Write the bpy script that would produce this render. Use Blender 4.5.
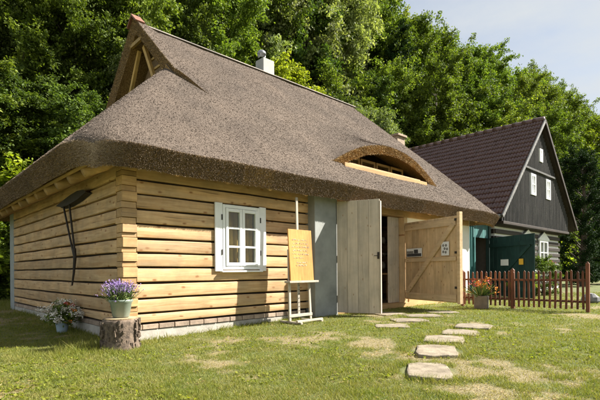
import bpy, math, random
import numpy as np
from mathutils import Vector, Matrix, Quaternion

R = math.radians
scene = bpy.context.scene
col = scene.collection
for o in list(bpy.data.objects):
    bpy.data.objects.remove(o)
random.seed(7)
rng = np.random.default_rng(7)

# ------------------------------------------------------------------ camera
cam_d = bpy.data.cameras.new('camera')
cam = bpy.data.objects.new('camera', cam_d)
col.objects.link(cam)
CAMX, CAMY, CAMZ = -2.635, -6.18, 1.0
cam.location = (CAMX, CAMY, CAMZ)
cam.rotation_mode = 'QUATERNION'
cam.rotation_quaternion = (Matrix.Rotation(R(-43.4), 4, 'Z') @ Matrix.Rotation(R(90), 4, 'X')
                           @ Matrix.Rotation(-0.0075, 4, 'Z')).to_quaternion()
cam_d.sensor_width = 36
cam_d.lens = 26.58
cam_d.shift_y = 0.118
cam_d.clip_end = 2000
cam_d.clip_start = 0.05
scene.camera = cam

# ------------------------------------------------------------------ sky and sun
SUN_EL, SUN_AZ = 41.0, 122.5
world = bpy.data.worlds.new('World')
scene.world = world
world.use_nodes = True
wn, wl = world.node_tree.nodes, world.node_tree.links
wn.clear()
sky = wn.new('ShaderNodeTexSky')
sky.sky_type = 'NISHITA'
sky.sun_disc = False
sky.sun_elevation = R(SUN_EL)
sky.sun_rotation = R(SUN_AZ)
sky.air_density = 1.0
sky.dust_density = 1.2
wtc = wn.new('ShaderNodeTexCoord')
wmap = wn.new('ShaderNodeMapping'); wmap.inputs['Scale'].default_value = (1, 1, 2.6)
wmap.inputs['Location'].default_value = (0.35, 0.2, 0.1)
wnoi = wn.new('ShaderNodeTexNoise'); wnoi.inputs['Scale'].default_value = 2.6
wnoi.inputs['Detail'].default_value = 7; wnoi.inputs['Roughness'].default_value = 0.55
wramp = wn.new('ShaderNodeValToRGB')
wramp.color_ramp.elements[0].position = 0.36; wramp.color_ramp.elements[0].color = (0.45, 0.45, 0.45, 1)
wramp.color_ramp.elements[1].position = 0.66; wramp.color_ramp.elements[1].color = (1, 1, 1, 1)
bg1 = wn.new('ShaderNodeBackground'); bg1.inputs['Strength'].default_value = 0.05
bg2 = wn.new('ShaderNodeBackground'); bg2.inputs['Strength'].default_value = 0.27
bg2.inputs['Color'].default_value = (0.86, 0.90, 0.92, 1)
wmix = wn.new('ShaderNodeMixShader')
wout = wn.new('ShaderNodeOutputWorld')
wl.new(wtc.outputs['Generated'], wmap.inputs['Vector'])
wl.new(wmap.outputs['Vector'], wnoi.inputs['Vector'])
wl.new(wnoi.outputs['Fac'], wramp.inputs['Fac'])
wl.new(sky.outputs['Color'], bg1.inputs['Color'])
wl.new(wramp.outputs['Color'], wmix.inputs['Fac'])
wl.new(bg1.outputs['Background'], wmix.inputs[1])
wl.new(bg2.outputs['Background'], wmix.inputs[2])
wl.new(wmix.outputs['Shader'], wout.inputs['Surface'])

sun_d = bpy.data.lights.new('sun', 'SUN')
sun_d.energy = 5.0
sun_d.angle = R(0.55)
sun_d.color = (1.0, 0.945, 0.85)
sun = bpy.data.objects.new('sun', sun_d)
col.objects.link(sun)
sdir = Vector((math.sin(R(SUN_AZ)) * math.cos(R(SUN_EL)), math.cos(R(SUN_AZ)) * math.cos(R(SUN_EL)), math.sin(R(SUN_EL))))
sun.rotation_mode = 'QUATERNION'
sun.rotation_quaternion = sdir.to_track_quat('Z', 'Y')
sun.location = sdir * 40

scene.view_settings.view_transform = 'Standard'
scene.view_settings.look = 'None'
scene.view_settings.gamma = 1
scene.view_settings.exposure = 1.70
scene.render.engine = 'CYCLES'

# ------------------------------------------------------------------ helpers
def tag(o, label=None, cat=None, group=None, kind=None):
    if label: o['label'] = label
    if cat: o['category'] = cat
    if group: o['group'] = group
    if kind: o['kind'] = kind
    return o

def empty(name, loc=(0, 0, 0), rz=0, label=None, cat=None, group=None):
    o = bpy.data.objects.new(name, None)
    col.objects.link(o)
    o.location = loc
    o.rotation_euler = (0, 0, rz)
    o.empty_display_size = 0.2
    return tag(o, label, cat, group)

def link_mesh(name, me, parent=None, loc=(0, 0, 0), rot=(0, 0, 0), bevel=0):
    o = bpy.data.objects.new(name, me)
    col.objects.link(o)
    if parent: o.parent = parent
    o.location = loc
    o.rotation_euler = rot
    if bevel:
        b = o.modifiers.new('bevel', 'BEVEL'); b.width = bevel; b.segments = 2; b.limit_method = 'ANGLE'
    return o

class MB:
    """collects shapes into one mesh"""
    def __init__(s): s.v = []; s.f = []; s.m = []; s.sm = False
    def add(s, vs, fs, mi=0):
        n = len(s.v)
        s.v += [tuple(v) for v in vs]
        for f in fs:
            s.f.append([i + n for i in f]); s.m.append(mi)
        return s
    def box(s, x0, x1, y0, y1, z0, z1, mi=0, M=None):
        vs = [Vector((x, y, z)) for z in (z0, z1) for y in (y0, y1) for x in (x0, x1)]
        if M: vs = [M @ v for v in vs]
        return s.add(vs, [(0, 2, 3, 1), (4, 5, 7, 6), (0, 1, 5, 4), (2, 6, 7, 3), (0, 4, 6, 2), (1, 3, 7, 5)], mi)
    def bar(s, a, b, w, t, up=(0, 0, 1), mi=0):
        """square bar from a to b; w across, t along up"""
        a, b = Vector(a), Vector(b); d = (b - a); L = d.length; d.normalize()
        u = Vector(up); sd = d.cross(u)
        if sd.length < 1e-4: sd = d.cross(Vector((1, 0, 0)))
        sd.normalize(); u = sd.cross(d)
        M = Matrix((( d.x, sd.x, u.x, a.x), (d.y, sd.y, u.y, a.y), (d.z, sd.z, u.z, a.z), (0, 0, 0, 1)))
        return s.box(0, L, -w / 2, w / 2, -t / 2, t / 2, mi, M)
    def tube(s, pts, rad, n=8, mi=0, cap=True):
        pts = [Vector(p) for p in pts]
        if not hasattr(rad, '__len__'): rad = [rad] * len(pts)
        rings = []
        for i, p in enumerate(pts):
            d = (pts[min(i + 1, len(pts) - 1)] - pts[max(i - 1, 0)]).normalized()
            u = Vector((0, 0, 1)) if abs(d.z) < 0.9 else Vector((1, 0, 0))
            a = d.cross(u).normalized(); b = d.cross(a)
            rings.append([p + (a * math.cos(2 * math.pi * k / n) + b * math.sin(2 * math.pi * k / n)) * rad[i] for k in range(n)])
        vs = [v for r in rings for v in r]; fs = []
        for i in range(len(pts) - 1):
            for k in range(n):
                fs.append((i * n + k, i * n + (k + 1) % n, (i + 1) * n + (k + 1) % n, (i + 1) * n + k))
        if cap:
            fs.append(tuple(range(n))[::-1]); fs.append(tuple(range((len(pts) - 1) * n, len(pts) * n)))
        return s.add(vs, fs, mi)
    def lathe(s, prof, n=24, mi=0, c=(0, 0, 0), wob=0):
        vs = []; fs = []
        for (r, z) in prof:
            for k in range(n):
                a = 2 * math.pi * k / n
                rr = r * (1 + wob * math.sin(3 * a + 1) + wob * .6 * math.sin(7 * a + z * 9))
                vs.append((c[0] + rr * math.cos(a), c[1] + rr * math.sin(a), c[2] + z))
        for i in range(len(prof) - 1):
            for k in range(n):
                fs.append((i * n + k, i * n + (k + 1) % n, (i + 1) * n + (k + 1) % n, (i + 1) * n + k))
        fs.append(tuple(range(n))[::-1]); fs.append(tuple(range((len(prof) - 1) * n, len(prof) * n)))
        return s.add(vs, fs, mi)
    def mesh(s, name, mats, smooth=False):
        me = bpy.data.meshes.new(name)
        me.from_pydata(s.v, [], s.f)
        for m in (mats if isinstance(mats, (list, tuple)) else [mats]): me.materials.append(m)
        me.polygons.foreach_set('material_index', s.m)
        if smooth: me.polygons.foreach_set('use_smooth', [True] * len(s.f))
        me.update()
        return me
    def build(s, name, mats, parent=None, loc=(0, 0, 0), rot=(0, 0, 0), bevel=0, smooth=False):
        return link_mesh(name, s.mesh(name, mats, smooth), parent, loc, rot, bevel)

def np_mesh(name, verts, faces, mat, smooth=False):
    """verts (n,3), faces (m,k) numpy arrays"""
    me = bpy.data.meshes.new(name)
    n, (m, k) = len(verts), faces.shape
    me.vertices.add(n); me.vertices.foreach_set('co', verts.astype(np.float32).ravel())
    me.loops.add(m * k); me.loops.foreach_set('vertex_index', faces.astype(np.int32).ravel())
    me.polygons.add(m)
    me.polygons.foreach_set('loop_start', np.arange(0, m * k, k, dtype=np.int32))
    if smooth: me.polygons.foreach_set('use_smooth', np.ones(m, dtype=bool))
    for q in (mat if isinstance(mat, (list, tuple)) else [mat]): me.materials.append(q)
    me.update(calc_edges=True)
    me.validate()
    return me

def copy_tree(o, parent=None):
    c = o.copy(); col.objects.link(c); c.parent = parent
    for ch in list(o.children):
        copy_tree(ch, c)
    return c

def ss(a, b, x):
    t = np.clip((x - a) / (b - a), 0, 1)
    return t * t * (3 - 2 * t)

_tab = np.random.default_rng(3).random((256, 256))
def vnoise(x, y):
    x = np.asarray(x, float); y = np.asarray(y, float)
    xi = np.floor(x).astype(int); yi = np.floor(y).astype(int)
    fx = x - xi; fy = y - yi
    fx = fx * fx * (3 - 2 * fx); fy = fy * fy * (3 - 2 * fy)
    g = lambda i, j: _tab[i % 256, j % 256]
    return (g(xi, yi) * (1 - fx) + g(xi + 1, yi) * fx) * (1 - fy) + (g(xi, yi + 1) * (1 - fx) + g(xi + 1, yi + 1) * fx) * fy
def fbm(x, y, o=4):
    s = 0; a = .5
    for k in range(o):
        s = s + a * vnoise(x * 2 ** k + 17 * k, y * 2 ** k + 31 * k); a *= .5
    return s

# ------------------------------------------------------------------ materials
def new_mat(name):
    m = bpy.data.materials.new(name); m.use_nodes = True
    nt = m.node_tree; b = nt.nodes['Principled BSDF']
    return m, nt.nodes, nt.links, b
def N(n, t, **kw):
    x = n.new('ShaderNode' + t)
    for k, v in kw.items():
        if k in x.inputs: x.inputs[k].default_value = v
        else: setattr(x, k, v)
    return x
def ramp(n, stops):
    r = n.new('ShaderNodeValToRGB'); e = r.color_ramp.elements
    while len(e) < len(stops): e.new(0.5)
    for i, (p, c) in enumerate(stops):
        e[i].position = p; e[i].color = (*c, 1) if len(c) == 3 else c
    return r
def mixc(n, l, fac, a, b, mode='MIX'):
    x = n.new('ShaderNodeMix'); x.data_type = 'RGBA'; x.blend_type = mode
    for s, v in ((0, fac), (6, a), (7, b)):
        if isinstance(v, bpy.types.NodeSocket): l.new(v, x.inputs[s])
        elif isinstance(v, (int, float)): x.inputs[s].default_value = v
        else: x.inputs[s].default_value = (*v, 1)
    return x.outputs[2]
def bump(n, l, h, b, strength=.4, dist=.01):
    x = N(n, 'Bump', Strength=strength, Distance=dist)
    l.new(h, x.inputs['Height']); l.new(x.outputs['Normal'], b.inputs['Normal'])

def obj_coords(n, l, scale=(1, 1, 1), rand=True):
    tc = n.new('ShaderNodeTexCoord')
    src = tc.outputs['Object']
    if rand:
        oi = n.new('ShaderNodeObjectInfo')
        mu = N(n, 'VectorMath', operation='MULTIPLY_ADD')
        cb = n.new('ShaderNodeCombineXYZ')
        for i in range(3): l.new(oi.outputs['Random'], cb.inputs[i])
        l.new(cb.outputs[0], mu.inputs[0]); mu.inputs[1].default_value = (37, 53, 71); l.new(src, mu.inputs[2])
        src = mu.outputs[0]
    mp = N(n, 'Mapping'); mp.inputs['Scale'].default_value = scale
    l.new(src, mp.inputs['Vector'])
    return mp.outputs['Vector']

def wood(name, c1, c2, axis=0, knots=0.0, rough=.65, stain=0.25, var=.25, fine=22, knot_c=(.24, .10, .03), cracks=0.0):
    m, n, l, b = new_mat(name)
    sc = [fine] * 3; sc[axis] = fine * .07
    v = obj_coords(n, l, tuple(sc))
    no = N(n, 'TexNoise', Scale=1.0, Detail=6.0, Roughness=.6, Distortion=.6)
    l.new(v, no.inputs['Vector'])
    rp = ramp(n, [(.3, c1), (.7, c2)]); l.new(no.outputs['Fac'], rp.inputs['Fac'])
    v2 = obj_coords(n, l, (1.3, 1.3, 1.3))
    n2 = N(n, 'TexNoise', Scale=1.7, Detail=5.0, Roughness=.65); l.new(v2, n2.inputs['Vector'])
    st = ramp(n, [(.35, (1 - stain * 1.6,) * 3), (.65, (1.08, 1.04, 1.0))]); l.new(n2.outputs['Fac'], st.inputs['Fac'])
    c = mixc(n, l, 1.0, rp.outputs['Color'], st.outputs['Color'], 'MULTIPLY')
    oi = n.new('ShaderNodeObjectInfo')
    mr = N(n, 'MapRange'); mr.inputs[3].default_value = 1 - var; mr.inputs[4].default_value = 1 + var * .5
    l.new(oi.outputs['Random'], mr.inputs[0])
    cb = n.new('ShaderNodeCombineXYZ')
    for i in range(3): l.new(mr.outputs[0], cb.inputs[i])
    c = mixc(n, l, 1.0, c, cb.outputs[0], 'MULTIPLY')
    h = no.outputs['Fac']
    if knots:
        v3 = obj_coords(n, l, (1, 1, 1))
        sx = n.new('ShaderNodeSeparateXYZ'); cx = n.new('ShaderNodeCombineXYZ'); l.new(v3, sx.inputs[0])
        al = N(n, 'Math', operation='MULTIPLY'); l.new(sx.outputs[axis], al.inputs[0]); al.inputs[1].default_value = 2.1
        ac = N(n, 'Math', operation='MULTIPLY'); l.new(sx.outputs[{0: 2, 1: 2, 2: 0}[axis]], ac.inputs[0]); ac.inputs[1].default_value = 4.4
        l.new(al.outputs[0], cx.inputs[0]); l.new(ac.outputs[0], cx.inputs[1])
        dn_ = N(n, 'TexNoise', Scale=6.0, Detail=2.0); l.new(cx.outputs[0], dn_.inputs['Vector'])
        va = N(n, 'VectorMath', operation='MULTIPLY_ADD'); l.new(dn_.outputs['Color'], va.inputs[0]); va.inputs[1].default_value = (.09, .09, .09); l.new(cx.outputs[0], va.inputs[2])
        vo = N(n, 'TexVoronoi', Scale=1.0, Randomness=1.0, voronoi_dimensions='2D'); l.new(va.outputs[0], vo.inputs['Vector'])
        # knots: an elongated dark heart in a warmer halo
        kr = ramp(n, [(knots * .35, (1, 1, 1)), (knots, (0, 0, 0))]); l.new(vo.outputs['Distance'], kr.inputs['Fac'])
        kf = N(n, 'Math', operation='MULTIPLY'); l.new(kr.outputs['Color'], kf.inputs[0]); kf.inputs[1].default_value = .85
        c = mixc(n, l, kf.outputs[0], c, knot_c)
    if cracks:
        cs = [30.] * 3; cs[axis] = .55
        v4 = obj_coords(n, l, tuple(cs))
        nk = N(n, 'TexNoise', Scale=1.0, Detail=3.0, Roughness=.5); l.new(v4, nk.inputs['Vector'])
        kr2 = ramp(n, [(.30, (1, 1, 1)), (.335, (0, 0, 0))]); l.new(nk.outputs['Fac'], kr2.inputs['Fac'])
        kf2 = N(n, 'Math', operation='MULTIPLY'); l.new(kr2.outputs['Color'], kf2.inputs[0]); kf2.inputs[1].default_value = cracks
        c = mixc(n, l, kf2.outputs[0], c, (.10, .055, .025))
        gs = [7.] * 3; gs[axis] = .5
        v5 = obj_coords(n, l, tuple(gs))
        ng = N(n, 'TexNoise', Scale=1.0, Detail=5.0, Roughness=.7); l.new(v5, ng.inputs['Vector'])
        gr_ = ramp(n, [(.50, (0, 0, 0)), (.75, (.55, .55, .55))]); l.new(ng.outputs['Fac'], gr_.inputs['Fac'])
        c = mixc(n, l, gr_.outputs['Color'], c, (.36, .27, .175))
    l.new(c, b.inputs['Base Color'])
    b.inputs['Roughness'].default_value = rough
    b.inputs['Specular IOR Level'].default_value = .3
    bump(n, l, h, b, .35, .006)
    return m

def plain(name, c, rough=.6, var=.12, scale=9, bmp=.15, metal=0, dirt=None, objrand=0.0):
    m, n, l, b = new_mat(name)
    v = obj_coords(n, l, (scale,) * 3)
    no = N(n, 'TexNoise', Scale=1.0, Detail=6.0, Roughness=.62); l.new(v, no.inputs['Vector'])
    lo = tuple(x * (1 - var * 1.6) for x in c) if dirt is None else dirt
    rp = ramp(n, [(.3, lo), (.58, c), (.8, tuple(min(1, x * (1 + var)) for x in c))]); l.new(no.outputs['Fac'], rp.inputs['Fac'])
    c_out = rp.outputs['Color']
    if objrand:
        oi = n.new('ShaderNodeObjectInfo')
        mr = N(n, 'MapRange'); mr.inputs[3].default_value = 1 - objrand; mr.inputs[4].default_value = 1 + objrand
        l.new(oi.outputs['Random'], mr.inputs[0])
        cb = n.new('ShaderNodeCombineXYZ')
        for i in range(3): l.new(mr.outputs[0], cb.inputs[i])
        c_out = mixc(n, l, 1.0, c_out, cb.outputs[0], 'MULTIPLY')
    l.new(c_out, b.inputs['Base Color'])
    b.inputs['Roughness'].default_value = rough; b.inputs['Metallic'].default_value = metal
    n2 = N(n, 'TexNoise', Scale=6.0, Detail=4.0); l.new(v, n2.inputs['Vector'])
    bump(n, l, n2.outputs['Fac'], b, bmp, .01)
    return m

def foliage(name, cols, trans=.35, rough=.5, spec=.35):
    """leaf-sized faces: every leaf its own tone, some light through"""
    m, n, l, b = new_mat(name)
    ge = n.new('ShaderNodeNewGeometry')
    oi = n.new('ShaderNodeObjectInfo')
    rp = ramp(n, [(i / (len(cols) - 1), c) for i, c in enumerate(cols)])
    l.new(ge.outputs['Random Per Island'], rp.inputs['Fac'])
    hs = n.new('ShaderNodeHueSaturation')
    mr = N(n, 'MapRange'); mr.inputs[3].default_value = .7; mr.inputs[4].default_value = 1.3
    l.new(oi.outputs['Random'], mr.inputs[0]); l.new(mr.outputs[0], hs.inputs['Value'])
    mh = N(n, 'MapRange'); mh.inputs[3].default_value = .485; mh.inputs[4].default_value = .515
    mm = N(n, 'Math', operation='FRACT'); mx = N(n, 'Math', operation='MULTIPLY'); mx.inputs[1].default_value = 17.3
    l.new(oi.outputs['Random'], mx.inputs[0]); l.new(mx.outputs[0], mm.inputs[0]); l.new(mm.outputs[0], mh.inputs[0]); l.new(mh.outputs[0], hs.inputs['Hue'])
    l.new(rp.outputs['Color'], hs.inputs['Color'])
    l.new(hs.outputs['Color'], b.inputs['Base Color'])
    b.inputs['Roughness'].default_value = rough
    b.inputs['Specular IOR Level'].default_value = spec
    tr = n.new('ShaderNodeBsdfTranslucent')
    tc = mixc(n, l, 1.0, hs.outputs['Color'], (1.5, 1.6, .55), 'MULTIPLY')
    l.new(tc, tr.inputs['Color'])
    mx2 = n.new('ShaderNodeMixShader'); mx2.inputs[0].default_value = trans
    l.new(b.outputs[0], mx2.inputs[1]); l.new(tr.outputs[0], mx2.inputs[2])
    l.new(mx2.outputs[0], n['Material Output'].inputs['Surface'])
    return m

def thatch_mat(name, dark, mid, light, gold=None):
    m, n, l, b = new_mat(name)
    tc = n.new('ShaderNodeTexCoord')
    mp = N(n, 'Mapping'); mp.inputs['Scale'].default_value = (75, 32, 32); l.new(tc.outputs['Object'], mp.inputs['Vector'])
    no = N(n, 'TexNoise', Scale=1.0, Detail=4.0, Roughness=.7); l.new(mp.outputs[0], no.inputs['Vector'])
    rp = ramp(n, [(.36, dark), (.5, mid), (.68, light)]); l.new(no.outputs['Fac'], rp.inputs['Fac'])
    n2 = N(n, 'TexNoise', Scale=.9, Detail=5.0, Roughness=.6); l.new(tc.outputs['Object'], n2.inputs['Vector'])
    st = ramp(n, [(.3, (.72, .72, .72)), (.7, (1.15, 1.12, 1.08))]); l.new(n2.outputs['Fac'], st.inputs['Fac'])
    c = mixc(n, l, 1.0, rp.outputs['Color'], st.outputs['Color'], 'MULTIPLY')
    l.new(c, b.inputs['Base Color']); b.inputs['Roughness'].default_value = .9
    b.inputs['Specular IOR Level'].default_value = .15
    bump(n, l, no.outputs['Fac'], b, 1.0, .03)
    return m

def straw_mat(name, cols):
    m, n, l, b = new_mat(name)
    ge = n.new('ShaderNodeNewGeometry')
    rp = ramp(n, [(i / (len(cols) - 1), c) for i, c in enumerate(cols)])
    l.new(ge.outputs['Random Per Island'], rp.inputs['Fac'])
    n2 = N(n, 'TexNoise', Scale=.8, Detail=5.0, Roughness=.6); l.new(ge.outputs['Position'], n2.inputs['Vector'])
    st = ramp(n, [(.3, (.74, .74, .75)), (.7, (1.15, 1.12, 1.08))]); l.new(n2.outputs['Fac'], st.inputs['Fac'])
    c = mixc(n, l, 1.0, rp.outputs['Color'], st.outputs['Color'], 'MULTIPLY')
    l.new(c, b.inputs['Base Color']); b.inputs['Roughness'].default_value = .75
    b.inputs['Specular IOR Level'].default_value = .2
    return m

def glass_mat(name):
    m, n, l, b = new_mat(name)
    tr = n.new('ShaderNodeBsdfTransparent'); tr.inputs['Color'].default_value = (.86, .9, .88, 1)
    gl = n.new('ShaderNodeBsdfGlossy'); gl.inputs['Roughness'].default_value = .03
    fr = N(n, 'LayerWeight', Blend=.5)
    pw = N(n, 'Math', operation='POWER'); l.new(fr.outputs['Facing'], pw.inputs[0]); pw.inputs[1].default_value = 4.0
    ad = N(n, 'Math', operation='MULTIPLY_ADD'); l.new(pw.outputs[0], ad.inputs[0]); ad.inputs[1].default_value = .8; ad.inputs[2].default_value = .035
    mx = n.new('ShaderNodeMixShader'); l.new(ad.outputs[0], mx.inputs[0]); l.new(tr.outputs[0], mx.inputs[1]); l.new(gl.outputs[0], mx.inputs[2])
    l.new(mx.outputs[0], n['Material Output'].inputs['Surface'])
    return m

M = {}
M['log'] = wood('log_wood', (.44, .265, .115), (.67, .475, .265), 0, knots=.095, stain=.16, var=.26, cracks=.75)
M['log_end'] = wood('log_end_wood', (.43, .26, .11), (.60, .40, .19), 0, stain=.25, var=.32, fine=30, cracks=.6)
M['beam'] = wood('beam_wood', (.42, .26, .11), (.56, .37, .18), 0, knots=.06, stain=.15)
M['beam_y'] = wood('beam_wood_crosswise', (.42, .27, .11), (.58, .39, .18), 1, stain=.18)
M['pale_plank'] = wood('pale_plank_wood', (.44, .38, .30), (.58, .51, .42), 2, knots=.06, stain=.12, var=.14, knot_c=(.3, .2, .12))
M['door_plank'] = wood('warm_plank_wood', (.52, .36, .19), (.70, .52, .31), 2, knots=.06, stain=.14, var=.16)
M['door_rail'] = wood('rail_wood', (.56, .40, .22), (.74, .56, .35), 0, knots=.06, stain=.12, var=.12)
M['easel_wood'] = wood('easel_wood', (.38, .34, .28), (.50, .46, .39), 2, stain=.15, var=.1)
M['board_wood'] = wood('notice_board_wood', (.42, .20, .05), (.55, .29, .085), 2, stain=.18, var=.05)
M['sill_wood'] = wood('new_sill_wood', (.36, .20, .075), (.50, .31, .135), 0, stain=.12, var=.1)
M['lattice'] = wood('lattice_wood', (.48, .30, .09), (.62, .42, .15), 2, stain=.2)
M['gap'] = plain('dark_packing', (.022, .016, .011), .9)
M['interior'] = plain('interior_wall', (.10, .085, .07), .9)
M['thatch'] = thatch_mat('weathered_thatch', (.08, .063, .052), (.135, .107, .087), (.21, .172, .145))
M['thatch_cut'] = thatch_mat('cut_thatch', (.13, .075, .03), (.30, .185, .075), (.50, .34, .16))
M['straw'] = straw_mat('weathered_straw', [(.095, .074, .060), (.125, .098, .079), (.15, .120, .098), (.185, .150, .125), (.245, .203, .172)])
M['straw_gold'] = straw_mat('golden_straw', [(.12, .07, .03), (.30, .18, .07), (.44, .29, .12), (.58, .42, .2)])
M['straw_edge'] = straw_mat('edge_straw', [(.14, .10, .065), (.20, .148, .096), (.26, .197, .13), (.34, .262, .178)])
M['concrete'] = plain('grey_concrete', (.27, .28, .265), .85, .2, 2.2, .25)
M['post_concrete'] = plain('post_concrete', (.30, .32, .31), .85, .12, 4)
M['plinth'] = plain('plinth_concrete', (.42, .39, .34), .9, .16, 6, .3)
M['brick'] = plain('clinker_brick', (.36, .27, .20), .85, .25, 12, .3, objrand=.25)
M['plaster'] = plain('white_plaster', (.74, .73, .68), .9, .06, 3, .1)
M['white'] = plain('white_paint', (.78, .79, .79), .45, .05, 8, .05)
M['glass'] = glass_mat('window_glass')
M['curtain'] = wood('curtain_cloth', (.42, .22, .05), (.78, .52, .17), 2, stain=.3, fine=12)
M['iron'] = plain('rusty_iron', (.035, .026, .02), .75, .3, 20, .3)
M['zinc'] = plain('zinc_metal', (.30, .31, .32), .4, .15, 10, .1, metal=.6)
M['chimney'] = plain('chimney_render', (.36, .36, .34), .9, .1, 6, .2)
M['chimney_brick'] = plain('chimney_brown_brick', (.33, .25, .18), .9, .2, 10, .3)
M['ridge'] = wood('ridge_board', (.20, .175, .155), (.32, .285, .26), 0, stain=.25)
M['ridge_red'] = plain('red_ridge_board', (.20, .085, .05), .7, .2, 12)
M['teal'] = wood('teal_painted_board', (.030, .115, .112), (.045, .165, .16), 2, stain=.2, var=.2)
M['teal_dark'] = wood('dark_green_painted_board', (.014, .043, .040), (.022, .062, .057), 2, stain=.2, var=.2)
M['black_wood'] = wood('tarred_board', (.020, .020, .021), (.040, .040, .041), 2, stain=.25, var=.3)
M['batten'] = wood('weathered_batten', (.075, .074, .073), (.13, .128, .125), 2, stain=.2, var=.2)
M['black_log'] = wood('tarred_log', (.022, .016, .013), (.05, .035, .028), 0, stain=.2, var=.2)
M['white_lime'] = plain('limewashed_joint', (.70, .69, .66), .85, .08, 8, .2)
M['barge'] = wood('grey_bargeboard', (.16, .16, .16), (.26, .26, .255), 0, stain=.2)
M['tile'] = plain('brown_glazed_tile', (.125, .070, .062), .22, .22, 5, .1)
M['fence'] = wood('red_brown_fence_paint', (.105, .038, .020), (.175, .068, .036), 2, stain=.25, var=.3)
M['bark'] = plain('bark', (.115, .09, .07), .95, .45, 14, 1.0)
M['stump_bark'] = plain('stump_bark', (.17, .125, .09), .95, .5, 18, 1.0)
M['cut_wood'] = plain('cut_wood', (.40, .29, .17), .8, .2, 14, .3)
M['pot_green'] = plain('green_glazed_pot', (.20, .245, .20), .4, .12, 8, .08)
M['bucket_blue'] = plain('pale_blue_enamel', (.42, .52, .60), .35, .08, 8, .05)
M['planter'] = plain('grey_planter', (.14, .12, .10), .9, .2, 10, .3)
M['lavender'] = straw_mat('lavender_bloom', [(.20, .12, .36), (.33, .22, .52), (.44, .33, .62), (.30, .22, .42)])
M['stem'] = straw_mat('green_stem', [(.05, .10, .025), (.12, .19, .05), (.18, .24, .08), (.25, .27, .10)])
M['petal_white'] = straw_mat('white_petal', [(.60, .58, .48), (.72, .70, .62), (.80, .79, .75)])
M['petal_orange'] = straw_mat('orange_petal', [(.55, .14, .02), (.62, .22, .03), (.70, .34, .04)])
M['petal_pink'] = straw_mat('red_petal', [(.45, .05, .05), (.55, .12, .12), (.6, .25, .22)])
M['leaf_a'] = foliage('beech_leaves', [(0.0522, 0.0798, 0.0153), (0.089, 0.1319, 0.0215), (0.1304, 0.181, 0.0291), (0.1918, 0.2378, 0.0399)], .32, .7, .2)
M['leaf_b'] = foliage('lime_leaves', [(0.115, 0.1611, 0.0153), (0.1764, 0.2301, 0.023), (0.2378, 0.2838, 0.0307), (0.3068, 0.3375, 0.046)], .38, .7, .2)
M['leaf_c'] = foliage('dark_leaves', [(0.0368, 0.0614, 0.0138), (0.0614, 0.0951, 0.0199), (0.092, 0.1319, 0.0276), (0.1381, 0.1841, 0.0368)], .3, .7, .2)
M['leaf_d'] = foliage('silvery_leaves', [(0.1074, 0.1381, 0.0491), (0.1611, 0.1994, 0.0767), (0.2148, 0.2531, 0.1074), (0.2761, 0.3068, 0.1457)], .33, .7, .2)
M['leaf_e'] = foliage('conifer_sprays', [(.012, .030, .010), (.020, .045, .014), (.032, .065, .018)], .12, .8, .1)
M['stone'] = plain('sandstone_slab', (.235, .195, .14), .9, .22, 7, .7, dirt=(.12, .095, .062), objrand=.12)
M['grey_stone'] = plain('grey_stone', (.2, .2, .2), .9, .2, 9, .4)
M['paper'] = plain('white_paper', (.78, .78, .77), .6, .03, 8, .0)
M['ink'] = plain('dark_print', (.06, .06, .065), .6, .3, 30, 0)
M['mid_print'] = plain('mid_print', (.25, .24, .22), .6, .4, 40, 0)
M['yellow'] = plain('yellow_sign', (.72, .42, .04), .5, .05, 8, 0)
M['chalk'] = plain('white_lettering', (.74, .70, .62), .8, .1, 30, 0)
M['jar'] = plain('pale_ceramic', (.5, .48, .44), .4, .15, 9, .05, objrand=.4)
M['shelf'] = wood('old_shelf_wood', (.20, .13, .08), (.32, .22, .14), 0, stain=.2)

def ground_mat():
    m, n, l, b = new_mat('lawn_soil')
    ge = n.new('ShaderNodeNewGeometry')
    n1 = N(n, 'TexNoise', Scale=1.1, Detail=6.0, Roughness=.6); l.new(ge.outputs['Position'], n1.inputs['Vector'])
    at = N(n, 'Attribute'); at.attribute_name = 'bare'
    g1 = ramp(n, [(.35, (.075, .095, .018)), (.65, (.12, .13, .032))]); l.new(n1.outputs['Fac'], g1.inputs['Fac'])
    mcol = mixc(n, l, at.outputs['Fac'], g1.outputs['Color'], (.24, .19, .10))
    n2 = N(n, 'TexNoise', Scale=45.0, Detail=4.0, Roughness=.7); l.new(ge.outputs['Position'], n2.inputs['Vector'])
    r2 = ramp(n, [(.3, (.55, .55, .55)), (.7, (1.3, 1.3, 1.3))]); l.new(n2.outputs['Fac'], r2.inputs['Fac'])
    c = mixc(n, l, 1.0, mcol, r2.outputs['Color'], 'MULTIPLY')
    l.new(c, b.inputs['Base Color']); b.inputs['Roughness'].default_value = .95
    bump(n, l, n2.outputs['Fac'], b, .8, .02)
    return m
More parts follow.
